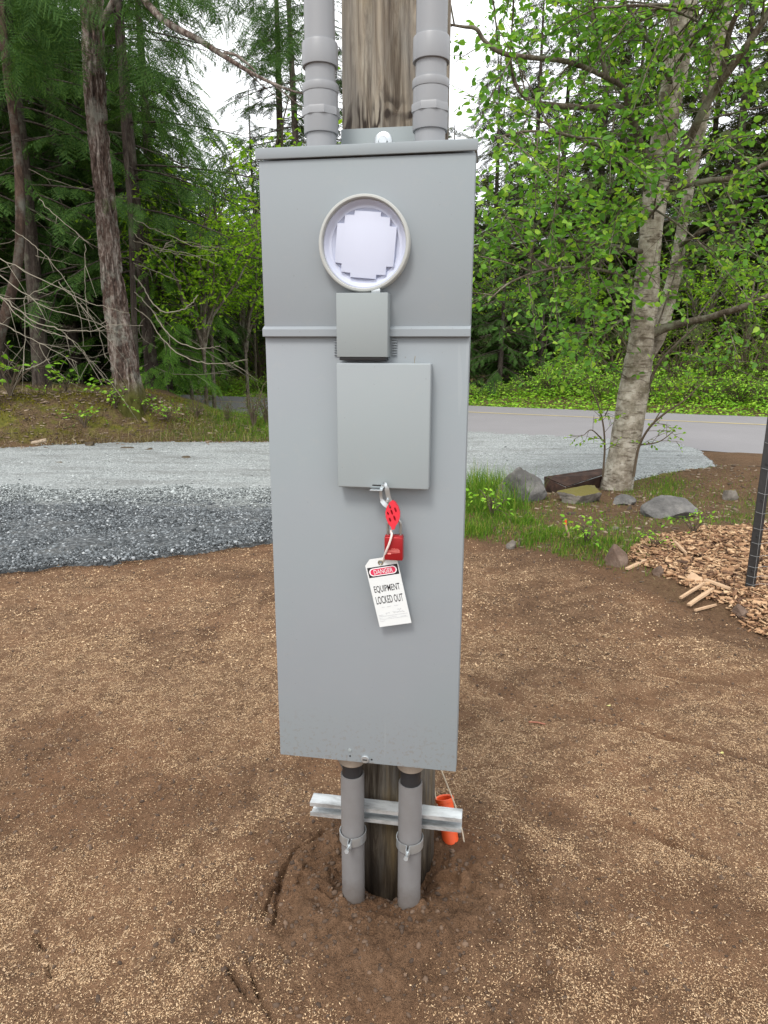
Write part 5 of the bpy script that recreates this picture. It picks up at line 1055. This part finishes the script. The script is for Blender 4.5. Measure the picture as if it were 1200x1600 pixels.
# sweeping bare branches to the right of the fir
dt = empty('slim_dead_tree', tuple(at(208, 600, 13.2))); tag(dt, 'slim dark trunk close right of the fir with drooping lichen-covered bare branches', 'tree'); o0 = np.array(dt.location)
P, r = px_path([(216, 640, 13.2, 11), (212, 560, 13.2, 10), (208, 450, 13.2, 9.5), (203, 330, 13.2, 9), (190, 150, 13.2, 8), (182, -100, 13.2, 7)], 6); V, F = bark_tube(P, r, 20, .01, 2, 1.2, 430, 3); link('trunk', np_mesh('trunk', V - o0, F, True), M['dim_bark'], dt)
bare('bare_branches', [[(208, 430, 13.2, 3.5), (222, 448, 12.8, 3.5), (240, 475, 12.4, 3.4), (260, 488, 12.1, 3.4), (285, 484, 11.9, 3.2), (300, 473, 11.8, 3), (309, 460, 11.8, 2)],
      [(208, 455, 13.2, 3), (232, 478, 12.8, 3), (250, 505, 12.4, 3), (272, 530, 12.2, 3), (300, 543, 12.0, 2.8), (325, 544, 12, 2.2), (345, 540, 12, 1.4)],
      [(208, 480, 13.2, 3), (234, 500, 12.8, 3), (252, 528, 12.4, 3), (280, 553, 12.2, 3), (315, 566, 12.0, 2.8), (350, 568, 12, 2.2), (385, 562, 12, 1.2)],
      [(206, 340, 13.2, 2.4), (240, 358, 12.8, 2.4), (270, 370, 12.5, 2), (300, 384, 12.3, 1.6), (340, 393, 12.3, 1)], [(206, 362, 13.2, 2), (235, 385, 12.8, 1.8), (265, 394, 12.5, 1.6), (310, 402, 12.4, 1)],
      [(205, 375, 13.2, 2), (250, 388, 12.7, 2), (300, 398, 12.5, 1.5), (345, 416, 12.5, 1)], [(250, 395, 12.4, 2), (262, 378, 12.4, 1.6)], [(206, 410, 13.2, 2), (245, 425, 12.8, 1.8), (285, 440, 12.5, 1.3)]], dt, o0)
# ---- white dead snag far behind
sg = MB(); P, r = px_path([(311, 600, 24, 5), (308, 555, 24, 5), (305, 510, 24, 4), (301, 480, 24, 3)], 4); v, f = bark_tube(P, r, 12, .02, 2, 2, 440, 2); o_ = link('dead_snag', np_mesh('dead_snag', v, f, True), M['twig']); tag(o_, 'pale dead snag standing in the greenery above the far road', 'dead tree')

# ---- the alder beside the driveway
al = empty('alder_tree', tuple(at(962, 772, 7.3))); tag(al, 'pale-barked alder leaning right beside the driveway, leafy crown overhead', 'tree'); o0 = np.array(al.location)
D = 7.3
main = px_path([(958, 800, D, 62), (963, 765, D, 54), (972, 715, D, 49), (984, 650, D, 50), (994, 590, D, 47), (1003, 520, D, 42), (1009, 460, D, 39), (1015, 400, D, 37), (1021, 330, D, 37), (1028, 270, D, 40), (1040, 200, D, 40), (1053, 120, D, 41), (1063, 50, D, 43), (1070, -40, D, 42), (1085, -300, D, 34)], 6)
stem2 = px_path([(1008, 560, D + .1, 24), (1030, 520, D + .15, 25), (1045, 465, D + .2, 23), (1058, 410, D + .2, 20), (1068, 340, D + .3, 17), (1083, 260, D + .3, 17), (1098, 190, D + .3, 17), (1115, 100, D + .3, 19), (1130, 40, D + .3, 18), (1145, -60, D + .3, 15)], 6)
LB = [[(1003, 530, 7.3, 17), (1035, 514, 7.25, 16), (1065, 505, 7.1, 13), (1100, 498, 6.9, 11), (1130, 489, 6.7, 11.5), (1165, 478, 6.5, 10.5), (1210, 458, 6.3, 9), (1280, 430, 6.1, 7)],
      [(1025, 300, 7.3, 16), (1070, 230, 7.1, 15), (1095, 180, 6.9, 14), (1115, 145, 6.8, 14), (1150, 95, 6.6, 13), (1185, 45, 6.5, 12), (1230, -30, 6.4, 10)],
      [(1125, 132, 6.8, 9), (1132, 100, 6.8, 9), (1140, 50, 6.7, 9), (1160, 0, 6.6, 8), (1180, -60, 6.6, 6)],
      [(1022, 270, 7.3, 18), (1000, 225, 7.2, 14), (988, 190, 7.1, 13), (970, 169, 7.0, 11), (930, 168, 6.9, 10), (880, 166, 6.8, 9.5), (835, 160, 6.7, 9), (815, 145, 6.6, 8), (803, 125, 6.6, 6), (798, 95, 6.5, 4)],
      [(985, 185, 7.1, 10), (975, 140, 7.0, 9), (955, 125, 6.9, 9), (920, 108, 6.8, 8.5), (880, 95, 6.7, 8.5), (830, 90, 6.6, 8), (785, 83, 6.5, 8), (758, 65, 6.45, 7), (744, 45, 6.4, 7), (725, 42, 6.4, 5), (700, 38, 6.4, 3.5)],
      [(948, 120, 6.9, 9), (938, 80, 6.9, 8), (930, 40, 6.9, 7), (920, 0, 6.9, 6), (915, -60, 6.9, 5)],
      [(1024, 302, 7.3, 11), (1070, 290, 7.1, 10), (1110, 282, 6.9, 9.5), (1150, 277, 6.7, 9), (1200, 255, 6.5, 8), (1250, 230, 6.4, 6)],
      [(1062, 385, 7.5, 7), (1080, 372, 7.3, 7), (1100, 360, 7.1, 6), (1130, 350, 7.0, 5), (1165, 345, 6.9, 3)],
      [(1010, 395, 7.3, 10), (960, 385, 7.1, 7), (915, 377, 6.9, 7), (880, 376, 6.8, 6.5), (855, 365, 6.7, 5.5), (830, 348, 6.6, 4.5), (790, 340, 6.5, 3)],
      [(1002, 490, 7.3, 6), (975, 498, 7.2, 4), (950, 515, 7.1, 3), (920, 520, 7.0, 2.4), (880, 520, 6.9, 2)],
      [(1008, 345, 7.3, 5), (1030, 320, 7.0, 4), (1065, 270, 6.7, 3.6), (1105, 240, 6.5, 3), (1140, 215, 6.3, 2)],
      [(1055, 55, 7.3, 6), (1090, 20, 7.0, 6), (1040, 8, 6.8, 5), (980, 10, 6.5, 4), (930, 12, 6.3, 3)],
      [(1115, 62, 7.4, 5), (1100, 40, 7.0, 5), (1060, 20, 6.6, 4), (1000, 8, 6.3, 3), (950, 12, 6.1, 2)],
      [(990, 700, 7.35, 6), (1003, 640, 7.3, 6), (1025, 575, 7.2, 5), (1060, 535, 7.0, 4.5), (1090, 508, 6.9, 3)],
      [(1010, 300, 7.3, 6), (975, 250, 6.9, 6), (900, 215, 6.3, 5), (830, 205, 5.9, 4), (775, 215, 5.7, 3)],
      [(1000, 440, 7.3, 6), (930, 420, 6.8, 5), (860, 420, 6.3, 4), (800, 440, 5.9, 3), (762, 470, 5.7, 2)],
      [(1060, 150, 7.3, 8), (1010, 60, 6.9, 6), (960, -20, 6.6, 5)], [(700, -60, 6.2, 4), (760, -30, 6.4, 5), (860, -40, 6.8, 6), (1060, -60, 7.3, 8)]]
limbs = [px_path(q, 5) for q in LB]
v1, f1 = bark_tube(*main, 48, .012, 2.2, 2.2, 450, 5); v2, f2 = bark_tube(*stem2, 28, .008, 2.2, 2.2, 451, 4)
gl = [(P, r, m_) for (P, r), m_ in zip(limbs, (1.0, 1.0, .9, .8, .8, .9, 1.0, 1.1, 1.2, 1.1, 1.1, .9, .9, .7, 1.3, 1.5, 1.0, .8))] + [(main[0][30:], main[1][30:], .8), (stem2[0][12:], stem2[1][12:], 1.0)]
t2, lp, ld = grow(gl, np.random.default_rng(9), 6.8, (.35, 1.45), 12.5, (.12, .42), .0, .052, .06, .008)
kk = (lp[:, 2] > .85 + .5 * np.abs(np.sin(lp[:, 0] * 5))) & (lp[:, 1] > 4.6); lp, ld = lp[kk], ld[kk]
tx_ = np.interp(lp[:, 2], main[0][:, 2], main[0][:, 0]); kk = ~((np.abs(lp[:, 0] - tx_) < .24) & (lp[:, 1] < 7.3) & (np.random.default_rng(1).random(len(lp)) < .6)); lp, ld = lp[kk], ld[kk]
link('trunk', np_mesh('trunk', np.vstack([v1, v2]) - o0, np.vstack([f1, f2 + len(v1)]), True), M['alder_bark'], al)
v3, f3 = tube_arrays(limbs, 10); link('limbs', np_mesh('limbs', v3 - o0, f3, True), M['limb'], al)
v4, f4 = tube_arrays([t for t in t2 if t[0][-1][2] > 1.2], 4); link('twigs', np_mesh('twigs', v4 - o0, f4, True), M['limb'], al)
link('crown', leaves_mesh('crown', lp - o0, ld, np.random.default_rng(3).uniform(.034, .082, len(lp)), np.random.default_rng(4), 'full', 1.3, 1.15), M['alder_leaf'], al)
print('alder leaves', len(lp))
for rows, lb in (([[(942, 745, 7.1, 4), (945, 700, 7.1, 3.5), (942, 660, 7.1, 3), (930, 620, 7.1, 2.5), (918, 600, 7.1, 1.5)], [(944, 690, 7.1, 2.5), (925, 672, 7.0, 2), (912, 680, 7, 1)], [(945, 650, 7.1, 2), (955, 630, 7, 1.5)]], 'slender leafy sapling growing left of the alder base'),
                 ([[(990, 745, 7.1, 5), (998, 700, 7.1, 4.5), (1015, 668, 7.0, 4), (1040, 645, 6.9, 3.5), (1070, 625, 6.8, 3), (1095, 600, 6.8, 2)], [(1002, 695, 7.1, 3), (1030, 690, 7, 2), (1055, 672, 6.9, 1.5)], [(1020, 662, 7, 2.5), (1040, 630, 7, 2), (1060, 600, 7, 1.5)]], 'slender leafy sapling leaning right from the alder base')):
    gp = [px_path(q, 5) for q in rows]; o0 = gp[0][0][0]; e = empty('sapling', tuple(o0)); tag(e, lb, 'sapling', 'saplings at the alder base')
    t2, lp, ld = grow([(P, r, 1.2) for P, r in gp], rd, 10, (.1, .3), 11, (.06, .14), .1, .04, .2, .004)
    v, f = tube_arrays(gp + t2, 5); link('stem', np_mesh('stem', v - o0, f, True), M['stem'], e); link('foliage', leaves_mesh('foliage', lp - o0, ld, rd.uniform(.025, .05, len(lp)), rd, 'full', .5), M['bright_leaf'], e)

# ================================================================== ROCKS, STEEL, FENCE, CHIPS
def rock(name, label, cat, mat, px, py, wpx, hpx, dep=1.0, planes=14, seed=0, sub=5, sink=.45, rz=None):
    rd_ = np.random.default_rng(seed); c = gr(px, py); zc = c[1] * math.cos(PITCH) + CAM[2] * math.sin(PITCH); W_ = wpx * zc / FPX / 2; H_ = hpx * zc / FPX / 2 * 1.06
    V, F = ico(sub); N = rdir(planes, rd_, -1, 1); d = rd_.uniform(.45, .85, planes)
    for n_, q in zip(N, d): dot = V @ n_; V = V * np.where(dot > q, q / np.maximum(dot, 1e-6), 1)[:, None]
    V = V * (1 + .10 * fbm(V[:, 0], V[:, 1], V[:, 2], sc=2.2, o=5, s=seed) + .035 * fbm(V[:, 0], V[:, 1], V[:, 2], sc=9, o=3, s=seed + 1))[:, None]; V /= np.abs(V).max(0)
    z0 = float(terrain(c[0:1], c[1:2])[0]); V = V * [W_, W_ * dep, H_ * (1 + sink)]; me = np_mesh(name, V, F, True)
    try: me.set_sharp_from_angle(angle=R(32))
    except Exception: pass
    o = link(name, me, mat); o.location = (c[0], c[1] + W_ * dep * .6, z0 + H_ * (1 - sink) ); o.rotation_euler.z = rz if rz is not None else rd_.uniform(-.3, .3); return tag(o, label, cat)
rock('boulder', 'large angular grey boulder in the grass beside the driveway', 'rock', M['rock'], 821, 790, 74, 52, .7, 9, 501)
rock('boulder', 'low grey boulder tucked behind the grass left of the largest boulder', 'rock', M['rock'], 783, 790, 34, 30, .9, 12, 502)
rock('rock_slab', 'brown rock slab with orange moss in front of the alder', 'rock', M['rockm'], 915, 792, 88, 26, .7, 10, 503)
rock('rock', 'dark rounded rock at the foot of the alder', 'rock', M['rock'], 982, 797, 40, 16, .8, 14, 504)
rock('flat_rock', 'broad flat grey rock lying in the grass right of the alder', 'rock', M['rock'], 1055, 818, 94, 30, .8, 10, 505)
rock('rock', 'small pale rock on the dirt ridge at the right', 'rock', M['rockm'], 1140, 786, 32, 20, .8, 12, 506)
rock('clod', 'round brown clod at the edge of the grass and the soil', 'clod', M['rockb'], 967, 892, 38, 30, .9, 18, 507)
rock('stone', 'small pale stone at the grass edge close to the panel', 'stone', M['rockm'], 799, 858, 16, 14, .9, 12, 508, 4)
rock('stone', 'pale yellowish stone lying in the front of the wood chips', 'stone', M['board'], 1085, 932, 30, 22, .8, 12, 509, 4)
rock('clod', 'dark brown clod between the soil and the wood chips', 'clod', M['rockb'], 1030, 910, 22, 16, .8, 14, 510, 4)
rock('clod', 'mossy clod lowest at the right edge of the soil', 'clod', M['rockb'], 1160, 975, 30, 18, .8, 14, 511, 4)
rock('stone', 'small stone in the grass left of the brown clod', 'stone', M['rockm'], 962, 838, 14, 9, .8, 12, 512, 4)
# rusty bent steel plate
e = empty('rusty_plate', tuple(gr(880, 780))); tag(e, 'rusty bent steel channel lying between the boulder and the alder', 'scrap steel'); o0 = np.array(e.location)
def plate(name, q, th=.012):
    q = [np.array(p) - o0 for p in q]; n_ = np.cross(q[1] - q[0], q[3] - q[0]); n_ = n_ / np.linalg.norm(n_) * th; t = bmesh.new(); a = [t.verts.new(p) for p in q]; b = [t.verts.new(p + n_) for p in q]
    t.faces.new(a); t.faces.new(b[::-1])
    for i in range(4): t.faces.new((a[i], a[(i + 1) % 4], b[(i + 1) % 4], b[i]))
    bmesh.ops.recalc_face_normals(t, faces=list(t.faces)); m = MB(); m.add(t); m.build(name, M['rust'], e, smooth=False)
plate('web', [at(850, 746, 7.25), at(885, 761, 7.15), at(942, 742, 7.35), at(940, 733, 7.6)]); plate('flange', [at(850, 746, 7.24), at(884, 762, 7.13), at(870, 782, 7.15), at(851, 770, 7.25)]); plate('flange', [at(886, 762, 7.15), at(942, 744, 7.36), at(940, 760, 7.4), at(880, 779, 7.18)])
# fence post and wire
b_ = gr(1170, 930, .04); fp = empty('fence_post', tuple(b_)); tag(fp, 'dark metal fence post standing in the wood chips at the right edge', 'fence post')
m = MB(); m.box((-.031, -.004, -.3), (.031, .002, 1.52), .001); m.build('post_face', M['postm'], fp); m = MB(); m.box((-.004, .002, -.3), (.002, .034, 1.52), .001); m.build('post_web', M['postm'], fp)
for i in range(6): m = MB(); m.box((-.006, -.009, .15 + i * .22), (.006, -.004, .165 + i * .22), .001); m.build('stud', M['postm'], fp)
tb = []
zs = [.08, .13, .19, .26, .34, .43, .53, .65, .80, .95, 1.10, 1.25]
def fx(s): return np.array([b_[0] - .035 + s * .985, b_[1] - .012 - s * .17, b_[2]])
for z in zs: tb.append((np.array([fx(s) + [0, (-.003 if s < .07 else 0), z + .004 * math.sin(s * 9 + z * 5) - .012 * math.exp(-((s - .035) / .02) ** 2)] for s in np.linspace(0, 2.4, 60)]), .0013))
for i in range(16):
    s = .04 + i * .152 ; tb.append((np.array([fx(s) + [.002 * math.sin(z * 7), -.002, z] for z in np.linspace(.05, 1.26, 14)]), .0013))
v, f = tube_arrays(tb, 5); o = link('wire_fence', np_mesh('wire_fence', v, f, True), M['wire']); tag(o, 'thin woven wire fence fixed to the dark post at the right edge', 'wire fence')
# wood chips
rd = np.random.default_rng(88)
poly = np.array([gr(*p)[:2] for p in ((975, 885), (1000, 862), (1050, 850), (1110, 838), (1200, 828), (1420, 828), (1420, 1060), (1200, 1000), (1130, 960), (1060, 925), (1000, 900))])
def inside(x, y, pl):
    c = np.zeros(len(x), bool); j = len(pl) - 1
    for i in range(len(pl)):
        a, b = pl[i], pl[j]; c ^= ((a[1] > y) != (b[1] > y)) & (x < (b[0] - a[0]) * (y - a[1]) / (b[1] - a[1] + 1e-12) + a[0]); j = i
    return c
CH = np.array([[-.5, -.5, -.5], [.5, -.35, -.5], [.5, .4, -.5], [-.5, .5, -.5], [-.45, -.45, .5], [.42, -.3, .5], [.5, .3, .5], [-.4, .45, .5]])
CF = np.array([[0, 3, 2, 1], [4, 5, 6, 7], [0, 1, 5, 4], [1, 2, 6, 5], [2, 3, 7, 6], [3, 0, 4, 7]])
x, y = cand(60000, poly[:, 0].min() - .2, 5.2, poly[:, 1].min() - .2, poly[:, 1].max() + .3, rd); jx = .10 * fbm(x, y, sc=4, o=3, s=190); kk = inside(x + jx, y + jx * .7, poly); x, y = x[kk], y[kk]; n_ = len(x)
L_ = rd.lognormal(math.log(.025), .52, n_).clip(.006, .085); v, f = instance(CH, CF, np.stack([x, y, terrain(x, y) + rd.uniform(0, .03, n_)], 1), rdir(n_, rd, -.3, .3), rdir(n_, rd, .2, 1), np.stack([L_, L_ * rd.uniform(.2, .55, n_), rd.uniform(.003, .009, n_)], 1))
tag(link('wood_chips', np_mesh('wood_chips', v, f), M['chip']), 'heap of orange-brown wood chips around the fence post', 'wood chips', kind='stuff')
def board(label, a, b, w_, name='wood_piece', lift=.035):
    A, B = gr(*a), gr(*b); A[2] = float(terrain(A[0:1], A[1:2])[0]) + lift; B[2] = float(terrain(B[0:1], B[1:2])[0]) + lift; d = Vector(B - A); L = d.length; t = bmesh.new()
    out = [(0, -.5), (.3, -.42), (.7, -.5), (1, -.25), (.96, .3), (.6, .5), (.2, .42), (-.02, .35)]; lo = [t.verts.new((p[0] * L, p[1] * w_, 0)) for p in out]; hi = [t.verts.new((p[0] * L, p[1] * w_ * .8, .012)) for p in out]
    t.faces.new(lo); t.faces.new(hi[::-1])
    for i in range(8): t.faces.new((lo[i], lo[(i + 1) % 8], hi[(i + 1) % 8], hi[i]))
    bmesh.ops.recalc_face_normals(t, faces=list(t.faces)); m = MB(); m.add(t); o = m.build(name, M['board'], smooth=False); o.location = tuple(A); o.rotation_euler = (0, -math.asin(d.z / L), math.atan2(d.y, d.x)); return tag(o, label, 'wood piece')
board('longest split board lying across the front of the chips', (1100, 932), (1138, 950), .035); board('thin pale stick in front of the chips, leftmost one', (1062, 948), (1098, 938), .02)
board('split piece of wood below the longest board', (1075, 955), (1112, 945), .03, lift=.02); board('flat pale board beside the brown clod', (978, 900), (1009, 892), .035, lift=.015)
board('slanting chip of wood high on the pile', (1052, 872), (1070, 892), .022, lift=.05); board('narrow shard lowest in front of the chips', (1085, 962), (1118, 958), .015, lift=.012)
# litter of bark bits on the shaded grassy patch
x, y = cand(3800, .9, 4.6, 4.2, 8.0, rd); kk = (soil_sd(x, y) < -.05) & (drive_sd(x, y) < -.05) & (rd.random(len(x)) < .8); x, y = x[kk], y[kk]; n_ = len(x); L_ = rd.lognormal(math.log(.022), .5, n_)
k = NM('litter'); k.set(Base_Color=k.ramp(k.island(), (0, (.06, .04, .028)), (.6, (.17, .12, .08)), (1, (.38, .30, .22))), Roughness=.9); M['litter'] = k.m
v, f = instance(CH, CF, np.stack([x, y, terrain(x, y) + .004], 1), rdir(n_, rd, -.2, .2), rdir(n_, rd, .5, 1), np.stack([L_, L_ * .35, L_ * .18 + .002], 1)); tag(link('bark_litter', np_mesh('bark_litter', v, f), M['litter']), 'bits of bark and twig scattered among the grass', 'litter', kind='stuff')
x, y = cand(5200, -10, -.9, 9.6, 13.0, rd); bs = y - bank_edge(x); kk = bs > -.25 - .25 * rd.random(len(x)); x, y = x[kk], y[kk]; n_ = len(x); L_ = rd.lognormal(math.log(.045), .5, n_)
v, f = instance(CH, CF, np.stack([x, y, terrain(x, y) + .012], 1), rdir(n_, rd, -.3, .3), rdir(n_, rd, .3, 1), np.stack([L_, L_ * .3, L_ * .12 + .003], 1)); tag(link('forest_litter', np_mesh('forest_litter', v, f), M['litter']), 'fallen bark and twigs strewn on the mossy bank', 'litter', kind='stuff')
# orange-topped survey stick
s0 = gr(884, 848); e = empty('survey_stick', tuple(s0)); tag(e, 'crooked thin stick with a bright orange tip in the grass', 'stick'); o0 = s0
p = [at(860, 846, s0[1]), at(868, 842, s0[1] - .01), at(880, 840, s0[1]), at(889, 838, s0[1]), at(886, 828, s0[1]), at(884, 820, s0[1]), at(884, 812, s0[1])]
m = MB(); m.tube([q - o0 for q in smooth_path(p[:6], 3)], .008, 7); m.build('stick', M['board'], e); m = MB(); m.tube([p[5] - o0, p[6] - o0], .0085, 7); m.build('orange_tip', M['orange'], e)
# small things on the soil
def small(name, label, cat, px, py, L, w_, th, mat, rz=None):
    c = gr(px, py); c[2] = float(terrain(c[0:1], c[1:2])[0]) + .004; n_ = 9; t = bmesh.new(); xs = np.linspace(-.5, .5, n_); up = [t.verts.new((a * L, w_ * math.cos(a * 3.0) * .5, abs(a) * th * 2)) for a in xs]; dn = [t.verts.new((a * L, -w_ * math.cos(a * 3.0) * .5, abs(a) * th * 2 + .001)) for a in xs]; md = [t.verts.new((a * L, 0, abs(a) * th * 2 - .002)) for a in xs]
    for i in range(n_ - 1): t.faces.new((up[i], up[i + 1], md[i + 1], md[i])); t.faces.new((md[i], md[i + 1], dn[i + 1], dn[i]))
    m = MB(); m.add(t); o = m.build(name, mat); o.location = tuple(c); o.rotation_euler.z = rng.uniform(0, 6) if rz is None else rz; return tag(o, label, cat)
M['yleaf'] = simple('yellow_leaf', (.50, .47, .18), .6); M['redstick'] = simple('red_twig', (.36, .14, .085), .7)
small('fallen_leaf', 'pale yellow fallen leaf on the soil right of the panel, upper one', 'leaf', 951, 1105, .022, .012, .003, M['yleaf'], .2)
small('fallen_leaf', 'pale yellow fallen leaf on the soil far right, lower one', 'leaf', 1128, 1177, .018, .012, .003, M['yleaf'], .9)
for name, label, a, b, r_0, mt in (('twig', 'reddish twig lying flat on the soil right of the panel', (826, 1130), (852, 1132), .0028, 'redstick'), ('twig', 'pale forked straw on the soil low right of the panel', (868, 1542), (880, 1512), .0009, 'board'), ('twig', 'short pale straw beside the forked one low on the right', (878, 1510), (896, 1522), .0008, 'board'), ('twig', 'pale straw lying on the soil low at the right centre', (780, 1565), (800, 1545), .0008, 'board')):
    A, B = gr(*a), gr(*b); A[2] = float(terrain(A[0:1], A[1:2])[0]) + r_0 * 1.2; B[2] = float(terrain(B[0:1], B[1:2])[0]) + r_0 * 1.2; m = MB(); m.tube([A, (A + B) / 2 + [0, .002, r_0], B], r_0, 6); tag(m.build(name, M[mt]), label, 'twig')
# debris on the pale gravel
M['clodm'] = rockm('clod_litter', (.03, .022, .014), (.07, .05, .028), (.12, .095, .04))
for i, (px, py, w_) in enumerate(((140, 700, 18), (196, 703, 26), (232, 705, 16), (290, 717, 20), (90, 725, 16))):
    rock('clod', ('dark clod of litter on the pale driveway, leftmost near the bank', 'flat dark clod of litter on the driveway under the fir', 'flat dark clod on the driveway right of the fir', 'dark scrap of moss out on the pale driveway', 'greenish scrap of moss on the driveway at the left')[i], 'clod', M['clodm'], px, py, w_, 5 if i else 9, .6, 14, 530 + i, 4)
# overhead wires beyond the road
for i, (lb, pts) in enumerate((('upper thin power line crossing behind the alder', [(690, 395, 28), (860, 312, 27), (1000, 280, 26), (1260, 218, 25)]), ('lower thin power line crossing behind the alder', [(690, 392, 28), (860, 362, 27), (1000, 345, 26), (1100, 322, 25), (1260, 275, 24)]), ('thicker service cable low behind the alder', [(690, 398, 27), (860, 372, 26), (1000, 352, 25), (1150, 315, 24), (1260, 296, 23)]))):
    P = smooth_path([at(*q) for q in pts], 10); m = MB(); m.tube(P, .018 if i < 2 else .028, 6); tag(m.build('power_line', M['line']), lb, 'power line')
print('done objects', len(bpy.data.objects), 'polys', sum(len(m_.polygons) for m_ in bpy.data.meshes))
